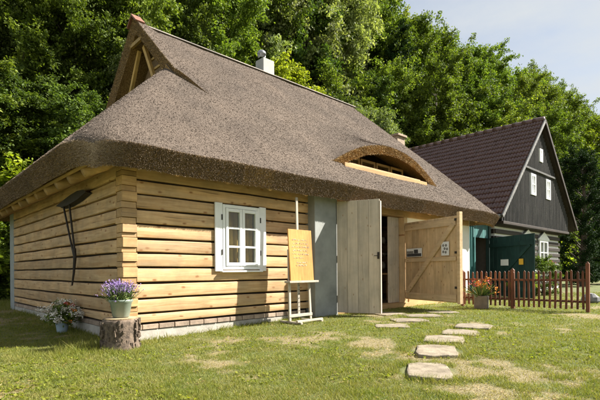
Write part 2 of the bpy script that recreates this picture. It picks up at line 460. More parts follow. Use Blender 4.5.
def grass_mat():
    m, n, l, b = new_mat('grass_blades')
    ge = n.new('ShaderNodeNewGeometry')
    r0 = ramp(n, [(0, (.085, .122, .014)), (.45, (.145, .182, .022)), (.75, (.20, .222, .034)), (1, (.30, .27, .08))]); l.new(ge.outputs['Random Per Island'], r0.inputs['Fac'])
    n1 = N(n, 'TexNoise', Scale=3.0, Detail=4.0, Roughness=.6); l.new(ge.outputs['Position'], n1.inputs['Vector'])
    r1 = ramp(n, [(.35, (0, 0, 0)), (.7, (.55, .55, .55))]); l.new(n1.outputs['Fac'], r1.inputs['Fac'])
    at = N(n, 'Attribute'); at.attribute_name = 'bare'
    mxx = N(n, 'Math', operation='MAXIMUM'); l.new(r1.outputs['Color'], mxx.inputs[0]); l.new(at.outputs['Fac'], mxx.inputs[1])
    c = mixc(n, l, mxx.outputs[0], r0.outputs['Color'], (.30, .25, .10))
    l.new(c, b.inputs['Base Color']); b.inputs['Roughness'].default_value = .6
    b.inputs['Specular IOR Level'].default_value = .25
    tr = n.new('ShaderNodeBsdfTranslucent')
    tc = mixc(n, l, 1.0, c, (1.3, 1.35, .6), 'MULTIPLY'); l.new(tc, tr.inputs['Color'])
    mx = n.new('ShaderNodeMixShader'); mx.inputs[0].default_value = .35
    l.new(b.outputs[0], mx.inputs[1]); l.new(tr.outputs[0], mx.inputs[2]); l.new(mx.outputs[0], n['Material Output'].inputs['Surface'])
    return m
M['ground'] = ground_mat()
M['grass'] = grass_mat()

# ------------------------------------------------------------------ terrain
FX, FY = .6871, .7266          # the camera's forward in plan; right is (FY, -FX)
def to_cam(x, y):
    dx, dy = x - CAMX, y - CAMY
    return dx * FY - dy * FX, dx * FX + dy * FY
def from_cam(r, f):
    return CAMX + r * FY + f * FX, CAMY - r * FX + f * FY
FOREST_A = np.array([-1.2, -.8, -.45, -.2, 0, .22, .45, .68, 1.0])
FOREST_D = np.array([17., 17, 18, 22, 26, 30, 34, 38, 42])
def forest_edge(a): return np.interp(a, FOREST_A, FOREST_D)
def ground_z(x, y):
    x = np.asarray(x, float); y = np.asarray(y, float)
    z = .1 * ss(-.5, 3.5, x) + .07 * ss(.5, 7, y)
    z = z + .03 * (fbm(x * .5, y * .5, 3) - .45) * ss(.1, .6, -y)
    r, f = to_cam(x, y)
    a = np.clip(r / np.maximum(f, .5), -1.2, 1.0)
    d = np.maximum(0, f - forest_edge(a) * .97)
    return z + 24 * (1 - np.exp(-d * .36 / 24)) * (f > .5)
def bare(x, y):
    p = .62 * fbm(x * 1.1 + 5, y * 1.1 + 9, 3) + .42 * fbm(x * 5.5 + 3, y * 5.5 + 7, 3) + .06 + .05 * np.exp(-((x - 0) ** 2 / 6 + (y + 2.6) ** 2 / 1.2))
    return .85 * ss(.565, .68, p)
def gz(x, y): return float(ground_z(x, y))

def axis(lo, hi, near0, near1, step, far):
    c = list(np.arange(near0, near1 + 1e-6, step))
    s = step; v = near1
    while v < hi: s *= 1.22; v += min(s, far); c.append(v)
    s = step; v = near0
    while v > lo: s *= 1.22; v -= min(s, far); c.insert(0, v)
    return np.array(c)
xs = axis(-260, 320, -6, 12, .1, 14)
ys = axis(-260, 320, -6, 3, .1, 14)
X, Y = np.meshgrid(xs, ys)
V = np.stack([X, Y, ground_z(X, Y)], -1).reshape(-1, 3)
nx = len(xs); ny = len(ys)
i, j = np.meshgrid(np.arange(nx - 1), np.arange(ny - 1))
k = (j * nx + i).ravel()
F = np.stack([k, k + 1, k + nx + 1, k + nx], -1)
ground = link_mesh('ground', np_mesh('ground', V, F, M['ground'], True))
at_ = ground.data.attributes.new('bare', 'FLOAT', 'POINT')
at_.data.foreach_set('value', bare(V[:, 0], V[:, 1]).astype(np.float32))
tag(ground, 'sunlit lawn with worn straw patches rising to a wooded hillside', 'ground', kind='structure')

# ------------------------------------------------------------------ thatched cottage
cottage = empty('thatched_cottage', (0, 0, 0), 0, 'log cottage with thick thatched roof, white window and open double plank door', 'cottage')

EY0, EZ0, SL = -.60, 2.66, .945        # front eave (top edge) and slope
RY = 3.6
def z_front(y): return EZ0 + SL * (y - EY0)
def z_back(y): return EZ0 + SL * ((2 * RY - y) - EY0)
def smin(a, b, k):
    h = np.clip(.5 + .5 * (b - a) / k, 0, 1)
    return b * (1 - h) + a * h - k * h * (1 - h)
def smax(a, b, k): return -smin(-a, -b, k)
def z_main(x, y):
    z = smin(z_front(y), z_back(y), .16)
    z = smin(z, 6.60 - 2.3 * (x - 9.24), .4)
    return z + .05 * (fbm(x * .8, y * .8, 3) - .45)
EYE_C, EYE_W, EYE_Y = 6.36, 2.12, .08
def eye_b(x):
    s = (x - EYE_C) / EYE_W
    return .68 * np.clip(1 - s * s, 0, 1) ** 1.05
def z_eye(x, y):
    b = eye_b(x)
    zm = z_main(x, y)
    ze = z_main(x, EYE_Y + 0 * y) + b + .40 * (y - EYE_Y)
    k = .02 + .5 * np.clip(b, 0, .6) * ss(0, .5, y - EYE_Y)
    return np.where(b > 1e-4, smax(zm, ze, k), zm)
def z_hip(x, y):
    z = smin(z_front(y), z_back(y), .12)
    z = smin(z, EZ0 + 1.0 * (x + .93), .22)
    return z + .05 * (fbm(x * .8, y * .8, 3) - .45)

CR = .75
def round_corner(P):
    P = P.copy(); cx, cy = -.93 + CR, EY0 + CR
    u = (cx - P[:, 0]) / CR; v = (cy - P[:, 1]) / CR
    k = (u > 0) & (v > 0)
    uc, vc = np.clip(u, 0, 1.15), np.clip(v, 0, 1.15)
    P[k, 0] = (cx - CR * u * np.sqrt(1 - vc * vc / 2))[k]
    P[k, 1] = (cy - CR * v * np.sqrt(1 - uc * uc / 2))[k]
    return P
def shell(name, xg, yfun, ny, zf, under, mats=('thatch', 'thatch_cut'), rnd=0.0):
    """a thick sheet of thatch: top follows zf, bottom offset by under(x, y); the rim is the cut straw"""
    nx = len(xg)
    t = np.linspace(0, 1, ny)
    Xg = np.repeat(xg[:, None], ny, 1)
    lo, hi = yfun(xg)
    Yg = lo[:, None] + (hi - lo)[:, None] * t[None]
    Z = zf(Xg, Yg)
    top = np.stack([Xg, Yg, Z], -1)
    bot = top + under(Xg, Yg)
    vs = np.concatenate([top.reshape(-1, 3), bot.reshape(-1, 3)])
    if name == 'thatch_hip': vs = round_corner(vs)
    n = nx * ny
    a, b_ = np.meshgrid(np.arange(nx - 1), np.arange(ny - 1), indexing='ij')
    q = (a * ny + b_).ravel()
    tq = np.stack([q, q + ny, q + ny + 1, q + 1], -1)
    bq = tq[:, ::-1] + n
    def rim(seq, flip):
        s = np.array(seq); A = s[:-1]; B = s[1:]
        r = np.stack([A, B, B + n, A + n], -1)
        return r[:, ::-1] if flip else r
    rims = [rim([k * ny for k in range(nx)], True), rim([k * ny + ny - 1 for k in range(nx)], False),
            rim(list(range(ny)), False), rim([(nx - 1) * ny + k for k in range(ny)], True)]
    F = np.concatenate([tq, bq] + rims)
    me = np_mesh(name, vs, F, [M[mats[0]], M[mats[1]]], True)
    idx = np.zeros(len(F), np.int32); idx[len(tq):] = 1
    me.polygons.foreach_set('material_index', idx)
    sm = np.ones(len(F), bool); sm[len(tq) + len(bq):] = False
    me.polygons.foreach_set('use_smooth', sm)
    try: me.set_sharp_from_angle(angle=R(50))
    except Exception: pass
    return me

YF, YB = EY0, 2 * RY - EY0
def under_main(x, y):
    # eave edges are cut back towards the wall, elsewhere the underside hangs straight below
    e = ss(.9, 0, y - YF) - ss(.9, 0, YB - y)
    r = ss(.5, 0, 10.95 - x)
    th = .29 - .12 * ss(0, .3, eye_b(x)) * ss(1.0, .3, y) * (y > EYE_Y - .001)
    return np.stack([-.14 * r, .13 * e, -th], -1)
def under_hip(x, y):
    e = ss(.9, 0, y - YF) - ss(.9, 0, YB - y)
    r = ss(.9, 0, x + .93)
    return np.stack([.13 * r, .13 * e, -.29 + 0 * x], -1)
def c_(v): return lambda x: (np.full(len(x), v[0]), np.full(len(x), v[1]))

roof = link_mesh('thatch_roof', shell('thatch_roof', np.linspace(2.1, 10.95, 112), c_((EYE_Y, YB)), 84, z_eye, under_main), cottage)
roof_apron = link_mesh('thatch_apron', shell('thatch_apron', np.linspace(2.1, 10.95, 112), c_((YF, EYE_Y)), 9, z_main, under_main), cottage)
hip = link_mesh('thatch_hip', shell('thatch_hip', np.linspace(-.93, 1.5, 32), c_((YF, YB)), 92, z_hip, under_hip), cottage)
link_mesh('thatch_strip', shell('thatch_strip', np.linspace(1.5, 2.1, 8), c_((YF, 2.05)), 28, z_main, under_main), cottage)
link_mesh('thatch_strip', shell('thatch_strip', np.linspace(1.5, 2.1, 8), c_((2 * RY - 2.05, YB)), 28, z_main, under_main), cottage)
def step_y(x): return 1.78 - .50 * np.clip((x - 1.38) / .72, 0, 1) ** 1.2
def z_up(x, y): return z_main(x, y) + .12 * (1 - ss(1.55, 2.1, x))
gab = link_mesh('gablet_thatch', shell('gablet_thatch', np.linspace(1.52, 2.1, 12), lambda x: (step_y(x), 2 * RY - step_y(x)), 64, z_up,
                lambda x, y: np.stack([.05 * ss(.4, 0, x - 1.52), 0 * x, -.36 + 0 * x], -1)), cottage)

# straws lying on the thatch and poking from its cut edges: too many to count
def strands(base, dirs, length, width, rng):
    n = len(base)
    side = np.cross(dirs, rng.normal(size=(n, 3))); side /= np.linalg.norm(side, axis=1, keepdims=True) + 1e-9
    a = base - side * width[:, None] / 2; b = base + side * width[:, None] / 2
    tip = base + dirs * length[:, None]
    c = tip + side * width[:, None] * .35; d = tip - side * width[:, None] * .35
    V = np.stack([a, b, c, d], 1).reshape(-1, 3)
    F = np.arange(n * 4).reshape(-1, 4)
    return V, F
def surf_straws(zf, x0, x1, y0, y1, n, rng, ymask=None):
    x = rng.uniform(x0, x1, n); y = rng.uniform(y0, y1, n)
    if ymask is not None:
        k = ymask(x, y); x, y = x[k], y[k]; n = len(x)
    e = .02
    z = zf(x, y); gx = (zf(x + e, y) - zf(x - e, y)) / (2 * e); gy = (zf(x, y + e) - zf(x, y - e)) / (2 * e)
    nr = np.stack([-gx, -gy, np.ones(n)], -1); nr /= np.linalg.norm(nr, axis=1, keepdims=True)
    g2 = gx * gx + gy * gy + 1e-6
    dn = np.stack([-gx, -gy, -g2], -1); dn /= np.linalg.norm(dn, axis=1, keepdims=True)
    lift = rng.uniform(.03, .42, n)[:, None]
    d = dn + nr * lift + rng.normal(0, .16, (n, 3)); d /= np.linalg.norm(d, axis=1, keepdims=True)
    p = np.stack([x, y, z], -1) - nr * .008
    return strands(p, d, rng.uniform(.015, .05, n), rng.uniform(.0032, .0072, n), rng)
parts = []
parts.append(surf_straws(z_main, 2.1, 10.93, YF, EYE_Y, 50000, rng))
parts.append(surf_straws(z_eye, 2.1, 10.93, EYE_Y, RY + .1, 260000, rng))
parts.append(surf_straws(z_main, 1.5, 2.1, YF, 1.9, 14000, rng))
parts.append(surf_straws(z_hip, -.92, 1.48, YF, 3.2, 76000, rng))
parts.append(surf_straws(z_up, 1.53, 2.1, 1.3, RY, 11000, rng, lambda x, y: y > step_y(x)))
parts[3] = (round_corner(parts[3][0]), parts[3][1])
def join_np(ps):
    off = 0; Vs = []; Fs = []
    for v, f in ps: Vs.append(v); Fs.append(f + off); off += len(v)
    return np.concatenate(Vs), np.concatenate(Fs)
V, F = join_np(parts)
tag(link_mesh('loose_straw', np_mesh('loose_straw', V, F, M['straw']), cottage), kind='stuff')
# cut edges
def edge_straws(p_top, p_bot, out, n, rng, lmin=.004, lmax=.035):
    t = rng.uniform(0, 1, n); s = rng.uniform(-.01, 1.01, n)
    i = (t * (len(p_top) - 1)); i0 = np.minimum(i.astype(int), len(p_top) - 2); fr = (i - i0)[:, None]
    A = p_top[i0] * (1 - fr) + p_top[i0 + 1] * fr; B = p_bot[i0] * (1 - fr) + p_bot[i0 + 1] * fr
    p = A * (1 - s[:, None]) + B * s[:, None]
    d = np.array(out)[None] + rng.normal(0, .35, (n, 3)); d /= np.linalg.norm(d, axis=1, keepdims=True)
    return strands(p - d * .02, d, rng.uniform(lmin, lmax, n) * .8 + .02, rng.uniform(.004, .008, n), rng)
def rimline(zf, under, x, y):
    t = np.stack([x, y, zf(x, y)], -1); return t, t + under(x, y)
ed = []
xx = np.linspace(2.1, 10.95, 200); ed.append(edge_straws(*rimline(z_main, under_main, xx, 0 * xx + YF), (0, -.75, -.45), 60000, rng))
xx = np.linspace(-.93, 1.5, 80); ed.append(edge_straws(*rimline(z_hip, under_hip, xx, 0 * xx + YF), (0, -.75, -.45), 22000, rng))
xx = np.linspace(1.5, 2.1, 20); ed.append(edge_straws(*rimline(z_main, under_main, xx, 0 * xx + YF), (0, -.75, -.45), 2200, rng))
yy = np.linspace(YF, YB, 160); ed.append(edge_straws(*rimline(z_hip, under_hip, 0 * yy - .93, yy), (-.75, 0, -.45), 36000, rng))
yy = np.linspace(YF, RY, 120); ed.append(edge_straws(*rimline(z_main, under_main, 0 * yy + 10.95, yy), (.8, 0, -.3), 10000, rng))
yy = np.linspace(1.75, 2 * RY - 1.75, 120); ed.append(edge_straws(*rimline(z_up, lambda x, y: np.stack([.05 + 0 * x, 0 * x, -.36 + 0 * x], -1), 0 * yy + 1.52, yy), (-.8, 0, -.2), 9000, rng))
xx = np.linspace(1.52, 2.05, 20); ed.append(edge_straws(*rimline(z_up, lambda x, y: np.stack([0 * x, 0 * x, -.2 + 0 * x], -1), xx, step_y(xx)), (0, -.8, -.4), 1800, rng))
for q_ in (1, 3): ed[q_] = (round_corner(ed[q_][0]), ed[q_][1])
V, F = join_np(ed)
tag(link_mesh('eave_straw', np_mesh('eave_straw', V, F, M['straw_edge']), cottage), kind='stuff')
xx = np.linspace(EYE_C - EYE_W + .02, EYE_C + EYE_W - .02, 120)
tp = np.stack([xx, 0 * xx + EYE_Y, z_eye(xx, 0 * xx + EYE_Y)], -1); bt = tp + np.array([0, 0, -.21])
V, F = edge_straws(tp, bt, (0, -.8, -.5), 9000, rng, .01, .05)
tag(link_mesh('eyebrow_straw', np_mesh('eyebrow_straw', V, F, M['straw_gold']), cottage), kind='stuff')

# eyebrow window opening
MB().box(4.55, 7.85, -.0, .10, 3.20, 3.31).build('sill_board', M['sill_wood'], cottage, bevel=.008)
MB().box(4.80, 7.70, .11, .20, 3.28, 3.37).build('sill_board', M['sill_wood'], cottage, bevel=.008)
MB().box(5.0, 7.7, .95, 1.0, 3.0, 3.78).build('attic_wall', M['shelf'], cottage)
for k in range(4):
    x0 = 5.25 + k * .62
    fr = MB()
    fr.box(x0, x0 + .05, .62, .67, 3.3, 3.72).box(x0 + .52, x0 + .57, .62, .67, 3.3, 3.72).box(x0 + .05, x0 + .52, .62, .67, 3.3, 3.36).box(x0 + .05, x0 + .52, .62, .67, 3.66, 3.72)
    w = fr.build('attic_window', M['beam'], cottage, bevel=.004)
    MB().box(x0 + .05, x0 + .52, .64, .648, 3.36, 3.66).build('pane', M['glass'], w)

# ridge: two boards pegged along the top
RZ = float(z_main(np.array(5.), np.array(RY)))
for sgn, mt in ((-1, 'ridge'), (1, 'ridge')):
    mb = MB()
    Mx = Matrix.Translation((0, RY + sgn * .04, RZ + .035)) @ Matrix.Rotation(R(-38 * sgn), 4, 'X')
    mb.box(1.60, 9.28, -.05, .05, -.008, .008, 0, Mx)
    mb.build('ridge_board', M[mt], cottage)
for sgn in (-1, 1):
    Mx = Matrix.Translation((0, RY + sgn * .11, RZ + .07)) @ Matrix.Rotation(R(-42 * sgn), 4, 'X')
    MB().box(1.46, 1.68, -.17, .17, -.015, .02, 0, Mx).build('ridge_end_board', M['ridge_red'], cottage, bevel=.004)
MB().box(1.56, 1.62, RY - .3, RY + .3, RZ - .45, RZ - .37).build('ridge_end_beam', M['lattice'], cottage)

# gablet: rafters and battens in the shadowed opening
gb = [(1.9, 4.55), (5.3, 4.55), (RY + .06, 6.08), (RY - .06, 6.08)]
vs = [(2.02, y, z) for y, z in gb] + [(2.05, y, z) for y, z in gb]
MB().add(vs, [(0, 1, 2, 3), (7, 6, 5, 4)] + [(k, (k + 1) % 4, (k + 1) % 4 + 4, k + 4) for k in range(4)]).build('gablet_backing', M['shelf'], cottage)
for (d0, d1) in ((-1.45, -.35), (-.80, -.06), (1.0, .2)):
    MB().bar((1.74, RY + d0, 4.80), (1.74, RY + d1, 6.12), .085, .07, (1, 0, 0)).build('gablet_rafter', M['lattice'], cottage)
for k in range(5):
    z = 4.98 + k * .25; t = (z - 4.8) / 1.32
    MB().box(1.785, 1.82, RY - 1.45 + 1.10 * t, RY - .80 + .74 * t, z, z + .045).build('gablet_batten', M['lattice'], cottage)

# walls: hewn logs over dark packing
def log_mesh(L, H, D, rng, seg=None):
    n = seg or max(4, int(L / .35)); prof = []
    prof = [(.0, -.5), (-.90, -.5), (-.975, -.475), (-1.0, -.43), (-1.006, 0), (-1.0, .43), (-.975, .475), (-.90, .5), (.0, .5)]
    vs = []
    ph = rng.uniform(0, 6, 4)
    for i in range(n + 1):
        x = L * i / n
        up = .003 * math.sin(x * 2.1 + ph[0]) + .0025 * math.sin(x * 5.3 + ph[1]); dn = .003 * math.sin(x * 1.7 + ph[2]) + .0025 * math.sin(x * 4.7 + ph[3])
        out = 1 + .05 * math.sin(x * 1.3 + ph[1]) + .04 * math.sin(x * 3.9 + ph[2])
        for (py, pz) in prof:
            vs.append((x, py * D * out, pz * H + (up if pz > 0 else dn)))
    m = len(prof); fs = []
    for i in range(n):
        for k in range(m - 1):
            fs.append((i * m + k, (i + 1) * m + k, (i + 1) * m + k + 1, i * m + k + 1))
    fs.append(tuple(range(m))); fs.append(tuple(range(n * m, n * m + m))[::-1])
    mb = MB().add(vs, fs)
    me = mb.mesh('log', M['log'], True)
    try: me.set_sharp_from_angle(angle=R(40))
    except Exception: pass
    return me
SEAMS = [.245, .388, .602, .825, 1.048, 1.255, 1.46, 1.671, 1.883, 2.096, 2.305, 2.53, 2.80]
GAP = .03
prng = np.random.default_rng(11)
MB().box(-.04, 1.40, .035, .26, .18, 2.82).box(2.20, 3.45, .035, .26, .18, 2.82).box(1.40, 2.20, .035, .26, .18, 1.0).box(1.40, 2.20, .035, .26, 2.12, 2.82).build('wall_core', M['gap'], cottage)
MB().box(-.13, .02, .2, 6.85, .18, 2.9).build('wall_core', M['gap'], cottage)
WX0, WX1, WZ0, WZ1 = 1.40, 2.20, 1.03, 2.11
for a, b in zip(SEAMS[:-1], SEAMS[1:]):
    h = b - a - GAP; zc = (a + b + GAP) / 2 - .0
    spans = [(0.0, 3.47)]
    if 1.0 < zc < 2.12: spans = [(0.0, WX0), (WX1, 3.47)]
    for (x0, x1) in spans:
        link_mesh('log', log_mesh(x1 - x0, h, .085, prng), cottage, (x0, .05, zc))
    link_mesh('log', log_mesh(6.68, h, .085, prng), cottage, (-.115, 6.86, zc), (0, 0, R(-90)))
link_mesh('log', log_mesh(6.68, .18, .085, prng), cottage, (-.115, 6.86, 2.93), (0, 0, R(-90)))
# corner: interlocked log ends, every other one a little proud
z = .245; kk = 0
while z < 2.75:
    h = (.135 if kk % 2 else .079) + prng.uniform(-.018, .018)
    o = .022 if kk % 2 else 0
    mb = MB().box(-.105, .105, -.105 , .105, -h / 2 + .003, h / 2 - .003)
    link_mesh('log_end', mb.mesh('log_end', M['log_end']), cottage, (-.105 - prng.uniform(0, .012) + o * .3, .075 - o - prng.uniform(0, .012), z + h / 2), (0, 0, R(prng.uniform(-1, 1))), .006)
    z += h; kk += 1
# plinth: a course of brick on a concrete strip
MB().box(-.20, 3.45, -.015, .2, -.2, .165).build('plinth', M['plinth'], cottage, bevel=.008)
MB().box(-.195, .0, .2, 6.85, -.2, .165).build('plinth', M['plinth'], cottage, bevel=.008)
bme = MB().box(-.118, .118, -.05, .05, -.034, .034).mesh('brick', M['brick'])
for k in range(14):
    link_mesh('brick', bme, cottage, (-.05 + k * .25, .02 + random.uniform(-.004, .004), .207 ), (0, 0, R(random.uniform(-.6, .6))), .004)
for k in range(27):
    link_mesh('brick', bme, cottage, (-.155 + random.uniform(-.004, .004), .24 + k * .25, .207), (0, 0, R(90 + random.uniform(-.6, .6))), .004)
# other walls, floor and attic deck
MB().box(3.40, 4.05, -.22, .20, -.1, 2.66).build('concrete_pillar', M['concrete'], cottage, bevel=.012)
MB().box(-.21, .05, 6.86, 7.30, -.1, 2.95).build('concrete_post', M['post_concrete'], cottage, bevel=.012)
MB().box(.05, 10.2, 6.95, 7.2, -.1, 3.0).build('back_wall', M['plaster'], cottage)
MB().box(6.84, 10.2, -.02, .2, -.1, 2.72).build('plastered_wall', M['plaster'], cottage, bevel=.01)
def gable_slab(x0, x1, prof):
    n_ = len(prof)
    vs = [(x0, y, z) for y, z in prof] + [(x1, y, z) for y, z in prof]
    return MB().add(vs, [tuple(range(n_)), tuple(range(n_, 2 * n_))[::-1]] + [(k, (k + 1) % n_, (k + 1) % n_ + n_, k + n_) for k in range(n_)])
gable_slab(9.98, 10.2, [(.2, -.1), (6.95, -.1), (6.95, 2.9), (5.8, 4.0), (1.4, 4.0), (.2, 2.9)]).build('end_wall', M['plaster'], cottage)
MB().box(.02, 9.98, .26, 6.95, 2.66, 2.72).build('attic_floor', M['shelf'], cottage)
MB().box(.02, 9.98, .26, 6.95, -.05, .16).build('inner_floor', M['stone'], cottage)
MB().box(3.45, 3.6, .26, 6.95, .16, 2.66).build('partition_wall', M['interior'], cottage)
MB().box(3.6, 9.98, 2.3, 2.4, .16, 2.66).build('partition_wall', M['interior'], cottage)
MB().box(6.84, 10.22, -.07, -.021, -.05, .30).build('sill_beam', M['beam'], cottage, bevel=.01)
MB().box(4.05, 10.1, -.06, .16, 2.30, 2.52).build('lintel_beam', M['beam'], cottage, bevel=.012)
MB().box(-.1, 3.45, -.07, .1, 2.81, 2.9).build('wall_plate', M['beam'], cottage, bevel=.01)
MB().box(4.05, 6.80, -.12, .2, -.05, .205).build('door_threshold', M['beam'], cottage, bevel=.01)
jm = MB()
for k in range(3): jm.box(6.24 + k * .145, 6.24 + k * .145 + .142, .10, .13, .21, 2.29)
jm.build('jamb_planks', M['pale_plank'], cottage, bevel=.003)
MB().box(6.69, 6.83, -.05, .16, .10, 2.295).build('door_post', M['door_plank'], cottage, bevel=.008)
# rafter tails showing under the eaves
for k in range(12):
    y = .05 + k * .62
    mb = MB().tube([(-.05, y, 2.72), (-.42, y, 2.46), (-.68, y, 2.33)], [.08, .08, .075], 12)
    mb.build('rafter_tail', M['log_end'], cottage, smooth=True)
MB().tube([(-.70, -.3, 2.40), (-.70, 7.4, 2.40)], .028, 8).build('eave_batten', M['beam_y'], cottage)
for k in range(12):
    x = .45 + k * .86
    if 3.3 < x < 4.1: continue
    MB().tube([(x, .1, 2.80), (x, -.22, 2.53), (x, -.40, 2.40)], [.06, .06, .05], 10).build('rafter_tail', M['log_end'], cottage, smooth=True)
MB().tube([(-.5, -.33, 2.455), (10.6, -.33, 2.455)], .024, 8).build('eave_batten', M['beam'], cottage)

# casement window with boards either side
win = MB()
y0, y1 = -.075, -.01
win.box(1.42, 1.47, y0, y1, 1.03, 2.10).box(2.13, 2.18, y0, y1, 1.03, 2.10).box(1.47, 2.13, y0, y1, 2.045, 2.10).box(1.47, 2.13, y0, y1, 1.03, 1.085)
frame = win.build('window', M['white'], cottage, bevel=.006)
for sx in (1.473, 1.803):
    cs = MB()
    cs.box(sx, sx + .05, -.088, -.03, 1.088, 2.042).box(sx + .274, sx + .324, -.088, -.03, 1.088, 2.042)
    for zz in (1.088, 1.39, 1.70, 1.985):
        cs.box(sx + .05, sx + .274, -.085, -.033, zz, zz + (.055 if zz in (1.088, 1.985) else .032))
    cs.build('casement', M['white'], frame, bevel=.004)
    for (za, zb) in ((1.143, 1.39), (1.422, 1.70), (1.732, 1.985)):
        MB().box(sx + .045, sx + .279, -.062, -.056, za - .006, zb + .006).build('pane', M['glass'], frame)
for (xa, xb) in ((1.275, 1.417), (2.183, 2.325)):
    MB().box(xa, xb, -.068, -.04, 1.0, 2.12).build('shutter', M['white'], cottage, bevel=.005)
    for zz in (1.27, 1.84): MB().box((xa + .118) if xa < 1.5 else (xa + .006), (xa + .136) if xa < 1.5 else (xa + .024), -.078, -.0685, zz, zz + .09).build('hinge', M['iron'], cottage)
MB().box(1.38, 2.22, -.11, -.02, .985, 1.012).build('window_sill', M['white'], cottage, bevel=.004)
# curtains hang behind the glass
cv = []; cf = []
nc = 60
for i in range(nc + 1):
    x = 1.46 + .7 * i / nc; yy = .045 + .02 * math.sin(i * .9) + .01 * math.sin(i * 2.3)
    cv += [(x, yy, 1.05), (x, yy, 2.09)]
for i in range(nc): cf.append((2 * i, 2 * i + 2, 2 * i + 3, 2 * i + 1))
MB().add(cv, cf).build('curtain', M['curtain'], cottage, smooth=True)
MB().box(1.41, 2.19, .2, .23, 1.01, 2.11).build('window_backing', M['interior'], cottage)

# chimney on the ridge
ch = MB().box(-.20, .20, -.18, .18, -.8, .20).build('chimney', M['chimney'], cottage, (5.45, 3.78, RZ + .26), bevel=.01)
MB().box(-.13, -.09, -.02, .02, .24, .36).box(.09, .13, -.02, .02, .24, .36).lathe([(.001, .50), (.07, .47), (.12, .42), (.13, .36), (.125, .355), (.11, .40), (.001, .45)], 16).build('chimney_cowl', M['zinc'], ch, (-.12, 0, 0), smooth=True)

# door leaves
def leaf(name, hinge, ang, w, h, nb, mboard, mrail, braces, label=None):
    e = empty(name, hinge, R(ang)); e.parent = cottage
    bw = w / nb
    for k in range(nb):
        MB().box(k * bw + .002, (k + 1) * bw - .002, -.016, .016, 0, h).build('door_board', mboard, e, bevel=.003)
    return e
L = leaf('door_leaf', (4.02, -.235, .16), -65.7, .86, 2.22, 4, M['pale_plank'], None, False)
for zz in (.25, 1.05, 1.85): MB().box(.03, .83, .0165, .05, zz, zz + .13).build('door_rail', M['door_rail'], L, bevel=.003)
MB().box(.862, .885, -.03, .05, 0, 2.185).build('edge_strip', M['pale_plank'], L, bevel=.003)
MB().box(.815, .855, -.026, -.0165, 1.06, 1.19).bar((.835, -.026, 1.12), (.835, -.06, 1.12), .013, .013).bar((.835, -.055, 1.12), (.76, -.055, 1.12), .013, .013).build('door_latch', M['iron'], L)
L['label'] = 'plain pale plank leaf standing open'
Rf = leaf('door_leaf', (6.74, -.06, .29), -106.5, 1.68, 1.86, 7, M['door_plank'], None, False)
Rf['label'] = 'wide warm wood leaf with diagonal brace'
for (za, zb) in ((.02, .17), (.90, .99), (1.66, 1.80)):
    MB().box(.02, 1.64, -.05, -.017, za, zb).build('door_rail', M['door_rail'], Rf, bevel=.004)
MB().bar((.08, -.0515, .16), (1.58, -.0515, 1.68), .034, .11, (0, 0, 1)).build('door_brace', M['door_rail'], Rf, bevel=.004)
MB().box(1.682, 1.76, -.055, .03, -.02, 1.93).build('edge_post', M['door_rail'], Rf, bevel=.004)
for zz in (.3, 1.05, 1.75): MB().box(1.62, 1.68, -.062, -.0505, zz, zz + .05).build('door_hook', M['iron'], Rf)
ph = MB().box(.10, .62, -.062, -.0515, 1.02, 1.22).build('photo_strip', M['paper'], Rf)
MB().box(.11, .61, -.0645, -.0625, 1.03, 1.10).build('photo_print', M['ink'], ph)
MB().box(.11, .34, -.0645, -.0625, 1.103, 1.16).build('photo_print', M['mid_print'], ph)
MB().box(.36, .50, -.0645, -.0625, 1.103, 1.19).build('photo_print', M['ink'], ph)
nt = MB().box(1.24, 1.46, -.06, -.0515, 1.02, 1.32).build('notice', M['paper'], Rf)
mb = MB()
for (x, z) in ((1.30, 1.24), (1.38, 1.24), (1.34, 1.17), (1.41, 1.16), (1.30, 1.10), (1.37, 1.09)):
    mb.tube([(x, -.0605, z), (x, -.0625, z)], .03, 12)
mb.build('notice_print', M['mid_print'], nt)

# shelves and crockery seen through the doorway
sh = empty('shelf_rack', (8.0, 2.05, .16), 0, 'tall wooden shelf in the dark doorway behind the pale door leaf', 'shelf')
for x in (-.05, .85, 1.75): MB().box(x, x + .04, -.2, .2, 0, 2.2).build('upright', M['shelf'], sh)
for k in range(6): MB().box(-.05, 1.79, -.2, .2, .1 + k * .38, .13 + k * .38).build('shelf_board', M['shelf'], sh)
jm1 = MB().lathe([(.05, 0), (.075, .04), (.08, .12), (.05, .18), (.055, .21)], 14).mesh('jug', M['jar'], True)
jm2 = MB().lathe([(.06, 0), (.11, .05), (.13, .1), (.12, .1), (.05, .03)], 16).mesh('bowl', M['jar'], True)
for k, wh in ((2, 'waist-high'), (3, 'middle'), (4, 'upper')):
    for q in range(4):
        nm = 'jug' if (q + k) % 2 else 'bowl'
        o = link_mesh(nm, jm1 if nm == 'jug' else jm2, None, (8.2 + q * .42 + random.uniform(-.03, .03), 2.0, .16 + .131 + k * .38))
        tag(o, 'pale %s on the %s shelf inside the dark doorway' % (nm, wh), nm, '%ss on the %s shelf in the doorway' % (nm, wh))
tb = empty('table', (7.35, .85, .16), R(10), 'small plain wooden table just inside the dark doorway', 'table')
MB().box(-.45, .45, -.3, .3, .72, .76).build('table_top', M['beam'], tb, bevel=.005)
for sx in (-.4, .4):
    for sy in (-.25, .25): MB().box(sx - .03, sx + .03, sy - .03, sy + .03, 0, .72).build('leg', M['beam'], tb)

# ------------------------------------------------------------------ neighbouring house
HX0, HX1, HXC = 12.45, 20.65, 16.55
HZE, HZR = 2.87, 6.92
HYG, HYB = -.10, 8.6
house = empty('tarred_house', (16.5, .5, gz(16.5, .5)), 0, 'dark timber house with brown tiled gable roof behind the picket fence', 'house')
def hbuild(mb, name, mat, parent=house, **kw):
    o = mb.build(name, mat, None, **kw)
    o.parent = parent
    root = house.location if parent is house else None
    if parent is house: o.location = o.location - house.location
    return o
